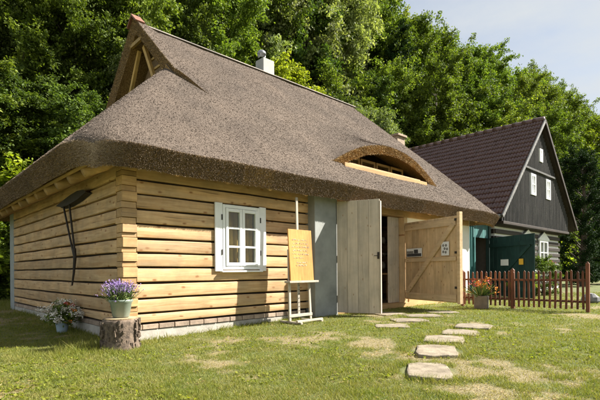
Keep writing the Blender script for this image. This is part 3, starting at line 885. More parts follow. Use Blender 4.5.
# lower storey of dark logs with white joints
LW0, LW1, LY = 12.95, 19.75, .36
hbuild(MB().box(LW0, LW1, LY + .03, 8.3, 0, 2.75), 'wall', M['white_lime'])
zs = [.30 + k * .245 for k in range(10)]
wins = [(14.55, 15.45), (16.75, 17.65), (18.5, 19.1)]
for zq in zs:
    segs = [(LW0 - .05, 15.3), (16.3, 17.1), (18.1, LW1 + .05)] if .9 < zq < 2.3 else [(LW0 - .05, LW1 + .05)]
    for (xa, xb) in segs:
        hbuild(MB().box(xa, xb, LY - .03, LY + .03, zq, zq + .155), 'wall_log', M['black_log'], bevel=.02)
for zq in zs:
    hbuild(MB().box(LW0 - .03, LW0, LY + .05, 8.3, zq, zq + .155), 'wall_log', M['black_log'], bevel=.02)
for (xa, xb) in ((15.3, 16.3), (17.1, 18.1)):
    f = hbuild(MB().box(xa, xa + .09, LY - .08, LY, .95, 2.2).box(xb - .09, xb, LY - .08, LY, .95, 2.2).box(xa + .09, xb - .09, LY - .08, LY, 2.11, 2.2).box(xa + .09, xb - .09, LY - .08, LY, .95, 1.04)
               .box((xa + xb) / 2 - .025, (xa + xb) / 2 + .025, LY - .07, LY, 1.04, 2.11).box(xa + .09, (xa + xb) / 2 - .025, LY - .07, LY, 1.66, 1.70).box((xa + xb) / 2 + .025, xb - .09, LY - .07, LY, 1.66, 1.70), 'window', M['white'], bevel=.006)
    o = hbuild(MB().box(xa + .09, xb - .09, LY - .035, LY - .03, 1.04, 2.11), 'pane', M['glass']); o.parent = f; o.location = (0, 0, 0)
    o = hbuild(MB().box(xa + .05, xb - .05, LY - .02, LY - .01, 1.0, 2.15), 'window_recess', M['gap']); o.parent = f; o.location = (0, 0, 0)
    # peaked white lintel board
    p = [(xa - .12, 2.2), (xb + .12, 2.2), (xb + .12, 2.26), ((xa + xb) / 2, 2.55), (xa - .12, 2.26)]
    vs = [(x, LY - .09, z) for x, z in p] + [(x, LY - .04, z) for x, z in p]
    fs = [(0, 1, 2, 3, 4), (9, 8, 7, 6, 5)] + [(k, k + 5, (k + 1) % 5 + 5, (k + 1) % 5) for k in range(5)]
    hbuild(MB().add(vs, fs), 'window_pediment', M['white'])
    hbuild(MB().box(xa - .1, xb + .1, LY - .2, LY - .09, .86, .94), 'window_sill', M['white'], bevel=.006)
# gable of tarred boards with weathered battens
def gable_top(x, m=.0):
    t = 1 - abs(x - HXC) / (HXC - HX0)
    return HZE - .05 + (HZR - HZE) * t - m
GY = .12
g = [(LW0 - .1, 2.72), (LW1 + .25, 2.72), (LW1 + .25, gable_top(LW1 + .25, .12)), (HXC, HZR - .14), (LW0 - .1, gable_top(LW0 - .1, .12))]
vs = [(x, GY, z) for x, z in g] + [(x, GY + .12, z) for x, z in g]
hbuild(MB().add(vs, [(0, 1, 2, 3, 4), (9, 8, 7, 6, 5)] + [(k, k + 5, (k + 1) % 5 + 5, (k + 1) % 5) for k in range(5)]), 'gable_wall', M['black_wood'])
x = LW0 - .1; kk = 0
bw = .125
GW = [(15.45, 15.97, 3.86, 4.68), (17.13, 17.65, 3.86, 4.68), (16.42, 16.76, 5.28, 5.80)]
while x < LW1 + .2:
    za, zb = 2.66, min(gable_top(x, .14), gable_top(x + bw, .14))
    pieces = [(za, zb)]
    for (wa, wb, wz0, wz1) in GW:
        if x + bw > wa and x < wb:
            pieces = [q for (p0, p1) in pieces for q in ((p0, min(p1, wz0)), (max(p0, wz1), p1)) if q[1] - q[0] > .03]
    for (p0, p1) in pieces:
        hbuild(MB().box(x + .004, x + bw - .004, GY - .03 - .006 * (kk % 2), GY - .002, p0, p1), 'gable_board', M['black_wood'])
        hbuild(MB().box(x + bw - .012, x + bw + .012, GY - .06, GY - .037, p0, p1), 'cover_batten', M['batten'])
    x += bw; kk += 1
hbuild(MB().box(LW0 + 1.6, LW1 - 1.55, GY - .12, GY - .0605, 4.80, 4.87), 'string_board', M['batten'])
hbuild(MB().box(LW0 - .15, LW1 + .3, GY - .1, GY + .2, 2.56, 2.66), 'gable_beam', M['black_log'], bevel=.01)
for (wa, wb, wz0, wz1) in GW:
    f = hbuild(MB().box(wa, wa + .09, GY - .09, GY, wz0, wz1).box(wb - .09, wb, GY - .09, GY, wz0, wz1).box(wa + .09, wb - .09, GY - .09, GY, wz1 - .09, wz1).box(wa + .09, wb - .09, GY - .09, GY, wz0, wz0 + .09)
               .box((wa + wb) / 2 - .022, (wa + wb) / 2 + .022, GY - .08, GY, wz0 + .09, wz1 - .09).box(wa + .09, (wa + wb) / 2 - .022, GY - .08, GY, (wz0 + wz1) / 2, (wz0 + wz1) / 2 + .035).box((wa + wb) / 2 + .022, wb - .09, GY - .08, GY, (wz0 + wz1) / 2, (wz0 + wz1) / 2 + .035), 'gable_window', M['white'], bevel=.005)
    o = hbuild(MB().box(wa + .09, wb - .09, GY - .03, GY - .025, wz0 + .09, wz1 - .09), 'pane', M['glass']); o.parent = f; o.location = (0, 0, 0)
# roof: pantiles as one joined field each side (too small to pick apart), over a deck
rl = math.hypot(HXC - HX0, HZR - HZE); sa = math.atan2(HZR - HZE, HXC - HX0)
def tile_field(side):
    rows, cols = 19, 78
    rh = rl / rows; cw = (HYB - HYG) / cols
    P = 6
    Vs = []; Fs = []
    tr = np.random.default_rng(5 + side)
    for r in range(rows):
        for c in range(cols):
            b = len(Vs); jit = tr.normal(0, .003); jy = tr.normal(0, .003)
            for (s, lift) in ((0, .075), (rh * 1.12, .012), (0, .012)):
                for p in range(P):
                    u = p / (P - 1)
                    prof = .020 * math.cos(u * 2 * math.pi)
                    yy = HYG + (c + u * 1.02) * cw + jy
                    d = rl - (r * rh + rh) + s    # distance below... measured up from eave
                    d = r * rh + s
                    hgt = lift + prof + jit
                    xx = HX0 + d * math.cos(sa) - hgt * math.sin(sa)
                    zz = HZE + d * math.sin(sa) + hgt * math.cos(sa)
                    if side: xx = 2 * HXC - xx
                    Vs.append((xx, yy, zz))
            for p in range(P - 1):
                Fs.append((b + p, b + p + 1, b + P + p + 1, b + P + p))
                Fs.append((b + p + 1, b + p, b + 2 * P + p, b + 2 * P + p + 1))
    return np.array(Vs), np.array(Fs)
for side in (0, 1):
    V, F = tile_field(side)
    o = link_mesh('roof_tiles', np_mesh('roof_tiles', V, F, M['tile'], False), house, tuple(-house.location))
    tag(o, kind='stuff')
    s = -1 if side == 0 else 1
    A = Vector((HXC + s * .02, 0, HZR - .06)); B = Vector((HXC + s * (HXC - HX0) * 1.0, 0, HZE - .06))
    mb = MB()
    vs = []
    for yq in (HYG + .02, HYB - .02):
        for off in (0, -.1):
            vs += [(A.x, yq, A.z + off), (B.x, yq, B.z + off)]
    mb.add(vs, [(0, 1, 5, 4), (2, 6, 7, 3), (0, 2, 3, 1), (4, 5, 7, 6), (1, 3, 7, 5), (0, 4, 6, 2)])
    hbuild(mb, 'roof_deck', M['black_log'])
    hbuild(MB().bar((HXC, HYG - .025, HZR - .02), (HXC + s * (HXC - HX0 + .08), HYG - .025, HZE - .10), .05, .12, (0, 0, 1)), 'bargeboard', M['barge'] if s < 0 else M['black_log'])
for k in range(22):
    ya = HYG + k * .4
    hbuild(MB().tube([(HXC, ya, HZR + .03), (HXC, ya + .42, HZR + .05)], [.11, .12], 10), 'ridge_tile', M['tile'], smooth=True)
hbuild(MB().tube([(HX0 - .06, HYG + .05, HZE - .08), (HX0 - .06, HYB, HZE - .10)], .06, 10), 'gutter', M['barge'], smooth=True)

# window box with flowers on the house
def blossoms(n, c, rad, size, rng, flat=.6):
    d = rng.normal(size=(n, 3)); d /= np.linalg.norm(d, axis=1, keepdims=True)
    p = d * (rng.random(n) ** .4)[:, None] * np.array(rad) + np.array(c)
    return leaf_quads(p, size, rng, flat)
def leaf_quads(p, size, rng, up=.5, aspect=.55, droop=0.0):
    n = len(p)
    nr = rng.normal(size=(n, 3)); nr[:, 2] = np.abs(nr[:, 2]) + up; nr /= np.linalg.norm(nr, axis=1, keepdims=True)
    t = np.cross(nr, rng.normal(size=(n, 3))); t /= np.linalg.norm(t, axis=1, keepdims=True) + 1e-9
    if droop: t[:, 2] -= droop; t /= np.linalg.norm(t, axis=1, keepdims=True)
    b = np.cross(nr, t)
    s = (size * rng.uniform(.65, 1.35, n))[:, None]
    V = np.stack([p - t * s * .5, p + b * s * aspect * .5 - t * s * .05, p + t * s * .5 + nr * s * -.08, p - b * s * aspect * .5 - t * s * .05], 1).reshape(-1, 3)
    return V, np.arange(4 * n).reshape(-1, 4)
wb = empty('window_box', (17.6, LY - .24, .96), 0, 'window box of red and white blooms on dark house beside the teal gate', 'flower box')
MB().box(-.45, .45, -.1, .1, 0, .16).build('box', M['black_wood'], wb)
link_mesh('leaves', np_mesh('leaves', *blossoms(420, (0, 0, .2), (.5, .18, .22), .09, rng), M['leaf_a']), wb)
link_mesh('blooms', np_mesh('blooms', *blossoms(90, (0, -.06, .26), (.48, .16, .16), .07, rng), M['petal_pink']), wb)

# ------------------------------------------------------------------ teal shed between the houses
shed = empty('teal_shed', (11.7, .45, gz(11.7, .45)), 0, 'narrow teal boarded shed with dark doorway between cottage and dark house', 'shed')
def sb(mb, name, mat, **kw):
    o = mb.build(name, mat, shed, **kw); o.location = -shed.location; return o
x = 10.30
while x < 11.38:
    sb(MB().box(x + .004, min(x + .13, 11.40), .42, .45, 0, 2.52), 'wall_board', M['teal'])
    sb(MB().box(x - .022, x + .022, .395, .4195, 0, 2.52), 'cover_batten', M['teal'])
    x += .132
for k in range(8):
    sb(MB().box(11.404 + k * .135, 11.404 + k * .135 + .131, .42, .45, 2.06, 2.52), 'wall_board', M['teal'])
sb(MB().box(12.49, 12.62, .38, .5, 0, 2.5), 'door_post', M['teal_dark'])
sb(MB().box(11.36, 11.44, .37, .419, 0, 2.06), 'door_post', M['teal'])
sb(MB().box(10.3, 12.6, 2.9, 3.0, 0, 2.5), 'back_wall', M['interior'])
sb(MB().box(10.25, 12.75, .30, 3.1, 2.53, 2.6), 'roof', M['black_wood'])
sb(MB().box(12.6, 12.7, .45, 3.0, 0, 2.52), 'side_wall', M['interior'])
for k in range(3): sb(MB().box(11.5, 12.5, 2.5, 2.88, .5 + k * .55, .53 + k * .55), 'shelf_board', M['shelf'])
sb(MB().box(11.45, 11.95, 3.35, 3.95, 0, 6.05), 'chimney_stack', M['chimney_brick'], bevel=.01)
sb(MB().box(11.40, 12.0, 3.28, 4.02, 6.05, 6.13), 'chimney_cap', M['chimney_brick'], bevel=.01)
# its wide leaf swung open
tl = empty('shed_door_leaf', (12.52, .37, .12), R(180 + 60)); tl.parent = shed; tl.location = Vector((12.52, .37, .12)) - shed.location
tl['label'] = 'dark green plank door leaf swung wide open'
for k in range(10): MB().box(k * .205 + .003, k * .205 + .202, -.015, .015, 0, 1.95).build('door_board', M['teal_dark'], tl)
for sgn in (-1, 1):
    for zz in (.18, 1.62): MB().box(.03, 2.02, .0155 if sgn > 0 else -.05, .05 if sgn > 0 else -.0155, zz, zz + .13).build('door_rail', M['teal_dark'], tl)
    MB().bar((.15, .034 * sgn, .3), (1.9, .034 * sgn, 1.62), .034, .1).build('door_brace', M['teal_dark'], tl)
for sgn in (1, -1):
    ya, yb = (.0515, .062) if sgn > 0 else (-.062, -.0515)
    MB().box(.62, .98, ya, yb, 1.0, 1.2).build('white_sign', M['paper'], tl)
    MB().box(1.46, 1.64, ya, yb, 1.02, 1.2).build('yellow_sign', M['yellow'], tl)

# ------------------------------------------------------------------ picket fence
FA, FB = Vector((7.78, -1.05)), Vector((7.86, -3.60))
fence = empty('picket_fence', (FA.x, FA.y, gz(FA.x, FA.y)), 0, 'low red-brown wooden picket fence across the lawn right of the door', 'fence')
fd = (FB - FA); fl = fd.length; fd.normalize()
def fpt(s, off=0): return Vector((fd.x * s - fd.y * off, fd.y * s + fd.x * off))
fang = math.atan2(fd.y, fd.x)
def picket(h):
    w, t = .021, .010
    p = [(-w, 0), (w, 0), (w, h - .03), (0, h), (-w, h - .03)]
    vs = [(x, -t, z) for x, z in p] + [(x, t, z) for x, z in p]
    return MB().add(vs, [(0, 1, 2, 3, 4), (9, 8, 7, 6, 5)] + [(k, k + 5, (k + 1) % 5 + 5, (k + 1) % 5) for k in range(5)]).mesh('picket', M['fence'])
pm = [picket(.80), picket(.815), picket(.79)]
gz0 = fence.location.z
for k in range(25):
    s = .02 + k * fl / 24.5
    q = fpt(s, -.033)
    wz = gz(FA.x + q.x, FA.y + q.y) - gz0
    link_mesh('picket', pm[k % 3], fence, (q.x, q.y, wz + .06 + random.uniform(-.008, .008)), (R(random.uniform(-1, 1)), R(random.uniform(-1.2, 1.2)), fang))
for zz in (.22, .66):
    link_mesh('rail', MB().box(-.05, fl + .05, -.015, .015, -.022, .022).mesh('rail', M['beam'] if False else M['fence']), fence, (0, 0, zz), (0, 0, fang), .003)
for s, hh, w in ((1.12, .88, .038), (fl + .04, 1.0, .032), (-.06, .86, .032)):
    q = fpt(s, .02 if s < 2 else -.0)
    MB().box(-w, w, -w, w, -.2, hh).add([(-w, -w, hh), (w, -w, hh), (w, w, hh), (-w, w, hh), (0, 0, hh + .05)], [(0, 1, 4), (1, 2, 4), (2, 3, 4), (3, 0, 4)]).build('fence_post', M['fence'], fence, (q.x, q.y, 0), (0, 0, fang))

# ------------------------------------------------------------------ easel with notice board
ez = gz(2.76, -.49)
easel = empty('easel', (2.76, -.50, ez), R(2), 'pale wooden studio easel standing on the grass before the log wall', 'easel')
MB().bar((0, .06, .10), (.0, .10, 2.22), .05, .022, (0, 1, 0)).build('mast', M['easel_wood'], easel, bevel=.003)
for sx in (-.26, .26):
    MB().bar((sx, .02, .04), (sx * .94, .06, .95 if sx > 0 else 1.28), .045, .03, (0, 1, 0)).build('leg', M['easel_wood'], easel, bevel=.003)
    MB().box(sx - .022, sx + .022, -.27, .25, 0, .035).build('foot', M['easel_wood'], easel, bevel=.004)
MB().box(-.29, .29, .0, .04, .10, .15).build('crossbar', M['easel_wood'], easel, bevel=.003)
MB().box(-.33, .31, -.24, -.20, .035, .07).build('front_bar', M['easel_wood'], easel, bevel=.003)
MB().box(-.36, .37, -.09, .05, .70, .735).build('ledge', M['easel_wood'], easel, bevel=.004)
mb = MB()
for k in range(7): mb.tube([(0, .05, .2 + k * .075), (0, .0415 + .006, .2 + k * .075)], .009, 8)
mb.build('mast_hole', M['iron'], easel)
nb = empty('notice_board', (2.76, -.53, ez + .736), R(2), 'tall orange-brown wooden board with white handwriting resting on the easel', 'notice board')
NBm = Matrix.Rotation(R(-4), 4, 'X')
MB().box(-.29, .29, -.012, .012, 0, .90, 0, NBm).build('board', M['board_wood'], nb, bevel=.003)
tr = random.Random(4)
def scribble(x0, x1, z, amp):
    x = x0
    pts = []
    while x < x1:
        pts.append(NBm @ Vector((x, -.0145, z + tr.uniform(-amp, amp)))); x += tr.uniform(.005, .010)
        if tr.random() < .16 and len(pts) > 2:
            MB().tube(pts, .0032, 4).build('word', M['chalk'], nb); pts = []; x += .02
    if len(pts) > 1: MB().tube(pts, .0032, 4).build('word', M['chalk'], nb)
for k, (a, b) in enumerate([(-.21, .17), (-.19, .20), (-.22, .21), (-.2, .15), (-.21, .19), (-.19, .05)]):
    scribble(a, b, .715 - k * .062, .014)
for k, (a, b) in enumerate([(-.12, .14), (-.14, .12)]):
    scribble(a, b, .315 - k * .05, .014)

# ------------------------------------------------------------------ stump, pots and flowers
SX, SY = -.36, -.34
sz = gz(SX, SY)
stump = empty('tree_stump', (SX, SY, sz - .02), 0, 'rough bark-covered log stump at the corner of the log wall', 'stump')
sv = MB().lathe([(.255, 0), (.245, .05), (.225, .14), (.222, .25), (.228, .36), (.215, .41)], 40, wob=.035)
sv.build('trunk', M['stump_bark'], stump, smooth=True)
MB().lathe([(.20, .405), (.207, .425), (.0015, .428)], 40, wob=.035).build('cut_face', M['cut_wood'], stump)
mb = MB()
for k in range(90):
    a = random.uniform(0, 2 * math.pi); zz = random.uniform(.02, .36); hh = random.uniform(.03, .09); w = random.uniform(.012, .03)
    r0 = .232 + random.uniform(-.004, .012)
    Mx = Matrix.Rotation(a, 4, 'Z') @ Matrix.Translation((r0, 0, zz)) @ Matrix.Rotation(R(random.uniform(-8, 8)), 4, 'X')
    mb.box(-.02, .012, -w / 2, w / 2, 0, hh, 0, Mx)
tag(mb.build('bark_flakes', M['stump_bark'], stump, bevel=.005), kind='stuff')
pot = empty('lavender_pot', (SX + .01, SY, sz + .41), 0, 'green-grey pot of blooming lavender standing on the log stump', 'flower pot')
MB().lathe([(.105, 0), (.115, .01), (.15, .20), (.168, .215), (.17, .245), (.158, .247), (.14, .20), (.001, .19)], 32).build('pot', M['pot_green'], pot, smooth=True)
n = 620
az = rng.uniform(0, 2 * np.pi, n); tilt = np.abs(rng.normal(0, .42, n)); rr = rng.uniform(0, .13, n)
base = np.stack([np.cos(az) * rr, np.sin(az) * rr, np.full(n, .2)], -1)
dr = np.stack([np.cos(az) * np.sin(tilt), np.sin(az) * np.sin(tilt), np.cos(tilt)], -1)
ln = rng.uniform(.12, .27, n)
link_mesh('stems', np_mesh('stems', *strands(base, dr, ln, np.full(n, .006), rng), M['stem']), pot)
tips = base + dr * ln[:, None]
lp = base[:, None] + dr[:, None] * ln[:, None, None] * rng.uniform(.2, .95, (n, 4))[..., None] + rng.normal(0, .012, (n, 4, 3))
link_mesh('leaves', np_mesh('leaves', *leaf_quads(lp.reshape(-1, 3), .045, rng, .3, .25), M['stem']), pot)
sel = rng.random(n) < .55
tb_ = tips[sel]
fp = tb_[:, None] + dr[sel][:, None] * rng.uniform(0, .065, (len(tb_), 12))[..., None] + rng.normal(0, .004, (len(tb_), 12, 3))
link_mesh('blooms', np_mesh('blooms', *leaf_quads(fp.reshape(-1, 3), .015, rng, .2, .7), M['lavender']), pot)

BX, BY = -.46, 1.86
bz = gz(BX, BY)
pot.scale = (.9, .9, .95)
bq = empty('flower_bucket', (BX, BY, bz), 0, 'pale blue bucket holding a bouquet of white and orange garden flowers by the shaded wall', 'bouquet')
MB().lathe([(.075, 0), (.08, .01), (.105, .19), (.11, .20), (.10, .20), (.09, .15), (.001, .14)], 28).build('bucket', M['bucket_blue'], bq, smooth=True)
n = 260
az = rng.uniform(0, 2 * np.pi, n); tilt = np.abs(rng.normal(0, .62, n)); ln = rng.uniform(.16, .36, n)
dr = np.stack([np.cos(az) * np.sin(tilt), np.sin(az) * np.sin(tilt), np.cos(tilt)], -1)
base = np.stack([np.cos(az) * .04, np.sin(az) * .04, np.full(n, .15)], -1)
link_mesh('stems', np_mesh('stems', *strands(base, dr, ln, np.full(n, .006), rng), M['stem']), bq)
lp = base[:, None] + dr[:, None] * ln[:, None, None] * rng.uniform(.35, 1.05, (n, 5))[..., None] + rng.normal(0, .02, (n, 5, 3))
link_mesh('leaves', np_mesh('leaves', *leaf_quads(lp.reshape(-1, 3), .07, rng, .3, .4), M['leaf_a']), bq)
tips = base + dr * ln[:, None]
for nm, mt, a, b, cnt, sp in (('white_blooms', 'petal_white', 0, 30, 90, .045), ('orange_blooms', 'petal_orange', 40, 52, 30, .022), ('red_blooms', 'petal_pink', 80, 92, 26, .02)):
    c = tips[a:b]
    fp = c[:, None] + rng.normal(0, sp, (len(c), cnt, 3)) * np.array([1, 1, .6])
    tag(link_mesh(nm, np_mesh(nm, *leaf_quads(fp.reshape(-1, 3), .03, rng, .5, .7), M[mt]), bq), kind='stuff')

PX, PY = from_cam(4.15, 10.15)
pl = empty('fence_planter', (PX, PY, gz(PX, PY)), R(20), 'grey stone planter with spiky orange and yellow flowers before the picket fence', 'planter')
MB().box(-.15, .15, -.15, .15, 0, .30).build('tub', M['planter'], pl, bevel=.02)
n = 120
az = rng.uniform(0, 2 * np.pi, n); tilt = np.abs(rng.normal(.6, .4, n)); ln = rng.uniform(.18, .42, n)
dr = np.stack([np.cos(az) * np.sin(tilt), np.sin(az) * np.sin(tilt), np.cos(tilt)], -1)
base = np.stack([np.cos(az) * .06, np.sin(az) * .06, np.full(n, .29)], -1)
link_mesh('leaves', np_mesh('leaves', *strands(base, dr, ln, np.full(n, .022), rng), M['stem']), pl)
tips = base + dr * ln[:, None]
for nm, mt, a, b in (('orange_blooms', 'petal_orange', 0, 15), ('red_leaves', 'petal_pink', 30, 37)):
    fp = tips[a:b, None] + rng.normal(0, .025, (b - a, 14, 3))
    tag(link_mesh(nm, np_mesh(nm, *leaf_quads(fp.reshape(-1, 3), .045, rng, .5, .6), M[mt]), pl), kind='stuff')

# old two-rod tool hung on the side wall
tool = empty('hanging_farm_tool', (-.235, 1.9, 2.2), 0, 'old dark iron tool with wide flat head hung on the shaded side wall', 'tool')
p = [(.88, .0), (.62, -.06), (.2, -.07), (-.3, -.02), (-.72, .07), (-.62, .12), (-.3, .15), (.1, .12), (.5, .06)]
vs = [(.03, y, z * .75) for y, z in p] + [(-.06, y * .97, z * .72 + .02) for y, z in p]; q = len(p)
MB().add(vs, [tuple(range(q)), tuple(range(q, 2 * q))[::-1]] + [(k, (k + 1) % q, (k + 1) % q + q, k + q) for k in range(q)]).build('head', M['iron'], tool, bevel=.01)
MB().tube([(-.03, .56, .0), (-.03, .18, -.62), (-.03, .0, -.90)], .017, 8).build('rod', M['iron'], tool)
MB().tube([(-.03, .22, .0), (-.03, .02, -.62), (-.03, -.08, -.90)], .017, 8).build('rod', M['iron'], tool)
MB().tube([(-.04, -.06, -.80), (-.04, -.10, -.95), (-.04, -.04, -1.2), (-.04, .06, -1.42)], [.034, .028, .02, .014], 8).build('chain_end', M['iron'], tool)

# ------------------------------------------------------------------ stepping stones
def slab(name, r, f, w, d, rot, seed, label, thick=.08, show=.018):
    x, y = from_cam(r, f)
    rg = random.Random(seed)
    n = 16; pts = []
    for k in range(n):
        a = 2 * math.pi * k / n + rg.uniform(-.1, .1)
        c, s = math.cos(a), math.sin(a)
        p = 9.0
        q = (abs(c) ** p + abs(s) ** p) ** (-1 / p)
        pts.append((c * q * w / 2 * rg.uniform(.93, 1.05), s * q * d / 2 * rg.uniform(.9, 1.06)))
    mb = MB()
    top = [(px, py, show + rg.uniform(-.006, .006)) for px, py in pts]
    bot = [(px * 1.02, py * 1.02, show - thick) for px, py in pts]
    ins = [(px * .9, py * .9, show + .004 + rg.uniform(-.004, .004)) for px, py in pts]
    vs = bot + top + ins + [(0, 0, show + .005)]
    fs = []
    for k in range(n):
        j = (k + 1) % n
        fs += [(k, j, n + j, n + k), (n + k, n + j, 2 * n + j, 2 * n + k), (2 * n + k, 2 * n + j, 3 * n)]
    fs.append(tuple(range(n))[::-1])
    mb.add(vs, fs)
    o = mb.build(name, M['stone'], None, (x, y, gz(x, y)), (0, 0, rot))
    b = o.modifiers.new('bevel', 'BEVEL'); b.width = .008; b.segments = 2
    tag(o, label, 'paving stone', 'stepping stones leading to the door')
    return (x, y, max(w, d) / 2)
yaw = R(-43.4)
STONES = []
for k, (r, f, w, d, ro, lb) in enumerate([
    (1.21, 4.18, .40, .66, -.22, 'sandstone stepping slab nearest the camera on the lawn'),
    (1.545, 5.03, .45, .70, -.25, 'pale stepping slab, second from the near end of the path'),
    (1.85, 5.72, .52, .58, -.35, 'broad flat stepping slab, third from the near end of the path'),
    (2.25, 6.22, .50, .56, -.45, 'stepping slab at the bend, fourth from the near end'),
    (2.66, 6.82, .52, .56, -.5, 'raised stepping slab at the right end of the nearer run'),
    (1.46, 7.08, .54, .42, -.1, 'flat stepping slab closest to the pale door leaf'),
    (1.93, 7.85, .62, .50, .1, 'wide stepping slab in front of the doorway, beside the pale leaf'),
    (2.36, 8.55, .70, .5, .1, 'large stepping slab in front of the braced door leaf'),
    (2.95, 9.2, .62, .45, .1, 'farthest stepping slab at the foot of the braced leaf'),
    (1.80, 9.0, .6, .5, 0.5, 'worn slab right before the threshold')]):
    STONES.append(slab('stepping_stone', r, f, w, d, yaw + ro, 30 + k, lb, show=.02 + (.015 if k == 4 else 0)))

x, y = from_cam(7.6, 11.6)
rk = MB().lathe([(.14, 0), (.2, .06), (.19, .16), (.10, .25), (.001, .27)], 12, wob=.14).build('boulder', M['grey_stone'], None, (x, y, gz(x, y)))
tag(rk, 'small grey boulder on the lawn just beyond the end of the fence', 'rock')

# ------------------------------------------------------------------ forest
def crown_mesh(name, seed, H, Rr, base, nb, twigs, per, leaf, mat, profile='egg', droop=.15, rise=.55, tw=(.5, 1.1), spread=.11, flat=.45):
    rg = np.random.default_rng(seed)
    u = (np.arange(nb) + rg.uniform(0, 1, nb)) / nb
    z0 = base + (H * .93 - base) * u
    if profile == 'egg': prof = np.sin(np.clip(u * .80 + .16, 0, 1) * np.pi) ** .7
    elif profile == 'cone': prof = (1 - u) ** .85 + .05
    else: prof = np.clip(1.1 - np.abs(u - .4) ** 2 * 2.4, .12, 1)
    az = np.arange(nb) * 2.39996 + rg.normal(0, .45, nb)
    ln = Rr * prof * rg.uniform(.55, 1.18, nb)
    el = rise * (.3 + .9 * u) + rg.normal(0, .15, nb)
    dirh = np.stack([np.cos(az), np.sin(az), np.zeros(nb)], -1)
    def along(bi, t):
        h = ln[bi] * t
        p = dirh[bi] * h[..., None]
        p[..., 2] = z0[bi] + h * np.tan(np.clip(el[bi], -.6, 1.15)) - .10 * h * h * droop * 3
        return p
    bi = np.repeat(np.arange(nb), twigs); nt = len(bi)
    t = rg.uniform(.25, 1, nt) ** .7
    p0 = along(bi, t)
    td = dirh[bi] * rg.uniform(.2, 1.0, (nt, 1)) + rg.normal(0, .55, (nt, 3)); td[:, 2] += .25 - droop
    td /= np.linalg.norm(td, axis=1, keepdims=True)
    tl = rg.uniform(*tw, nt)
    v = rg.uniform(.05, 1, (nt, per))
    P = p0[:, None] + td[:, None] * (v * tl[:, None])[..., None]
    P[..., 2] -= droop * (v * tl[:, None]) ** 2 * .8
    P = P + rg.normal(0, spread, (nt, per, 3)) * np.array([1, 1, .6])
    V, F = leaf_quads(P.reshape(-1, 3), leaf, rg, flat, .6, droop)
    return np_mesh(name, V, F, mat), along(np.arange(nb), np.full(nb, .9))
def trunk_mesh(name, seed, H, r0, C, lean=.3):
    rg = np.random.default_rng(seed)
    mb = MB()
    top = H * .86
    pts = []; rad = []
    ph = rg.uniform(0, 6)
    for k in range(9):
        t = k / 8
        pts.append((lean * math.sin(t * 3 + ph) * t, lean * math.cos(t * 2.3 + ph) * t, top * t - (.5 if k == 0 else 0)))
        rad.append(r0 * (1 - t) ** .8 + .02 + (.4 * r0 if k == 0 else 0))
    mb.tube(pts, rad, 9)
    idx = range(len(C))
    for q in idx:
        c = C[q]; zt = max(H * .1, c[2] - np.hypot(c[0], c[1]) * .75)
        t = min(.98, zt / top); kx = t * 8; k0 = int(kx)
        p0 = Vector(pts[k0]).lerp(Vector(pts[min(8, k0 + 1)]), kx - k0)
        mid = p0.lerp(Vector(c), .5) + Vector((0, 0, .25))
        rb = max(.02, r0 * (1 - t) * .4)
        mb.tube([p0, mid, tuple(c)], [rb, rb * .6, .012], 5, cap=False)
    return mb.mesh(name, M['bark'], True)

protos = {}
def proto(key, seed, H, Rr, base, nb, twigs, per, leaf, mat, profile='egg', r0=.16, **kw):
    cm, C = crown_mesh('crown', seed, H, Rr, base, nb, twigs, per, leaf, M[mat], profile, **kw)
    protos[key] = (cm, trunk_mesh('trunk', seed + 50, H, r0, C), H)
proto('broad1', 1, 12, 3.2, 1.6, 46, 14, 90, .135, 'leaf_a')
proto('broad2', 2, 12, 2.7, 1.4, 46, 14, 90, .135, 'leaf_a', rise=.75)
proto('broad3', 3, 12, 3.2, 3.2, 38, 13, 90, .14, 'leaf_c', rise=.3, droop=.3)
proto('lime', 4, 12, 2.8, 1.0, 48, 14, 85, .145, 'leaf_b', rise=.7)
proto('tall', 5, 12, 2.1, 3.0, 40, 12, 90, .13, 'leaf_c', 'col', rise=.5)
proto('silver', 6, 12, 2.6, .8, 48, 14, 90, .13, 'leaf_d', droop=.55, rise=.9)
proto('fir', 7, 12, 1.9, 1.0, 64, 12, 60, .10, 'leaf_e', 'cone', droop=.3, rise=.05, tw=(.3, .7), spread=.06)
proto('bush', 8, 3, 1.6, .1, 30, 10, 60, .10, 'leaf_a', tw=(.3, .6), r0=.04, spread=.08)
proto('bush2', 9, 3, 1.5, .1, 30, 10, 60, .10, 'leaf_b', tw=(.3, .6), r0=.04, spread=.08)
proto('thuja', 10, 7.5, 1.15, .1, 90, 10, 60, .075, 'leaf_e', 'col', droop=-.5, rise=.8, tw=(.2, .5), spread=.06)
protos_n = {'broad1': 'broadleaf_tree', 'broad2': 'broadleaf_tree', 'broad3': 'shade_tree', 'lime': 'lime_tree', 'tall': 'slender_tree', 'silver': 'willow_tree', 'fir': 'fir_tree', 'bush': 'shrub', 'bush2': 'shrub', 'thuja': 'columnar_conifer'}
def plant(key, a, depth, h, label, cat='tree', group=None, wide=1.0, rot=None):
    r = a * depth
    x, y = from_cam(r, depth)
    cm, tm, H = protos[key]
    s = h / H
    e = empty(protos_n[key], (x, y, gz(x, y) - .05), rot if rot is not None else random.uniform(0, 6.28), label, cat, group)
    e.scale = (s * wide, s * wide, s)
    link_mesh('trunk', tm, e); link_mesh('crown', cm, e)
    return e
def sky_line(px):   # treetops against the sky, as picture rows measured in the photograph
    return np.interp(px, [340, 380, 400, 430, 470, 500, 540, 570, 590, 610, 680], [-50, -10, 4, 14, 36, 54, 64, 84, 104, 118, 136])
tr = random.Random(21)
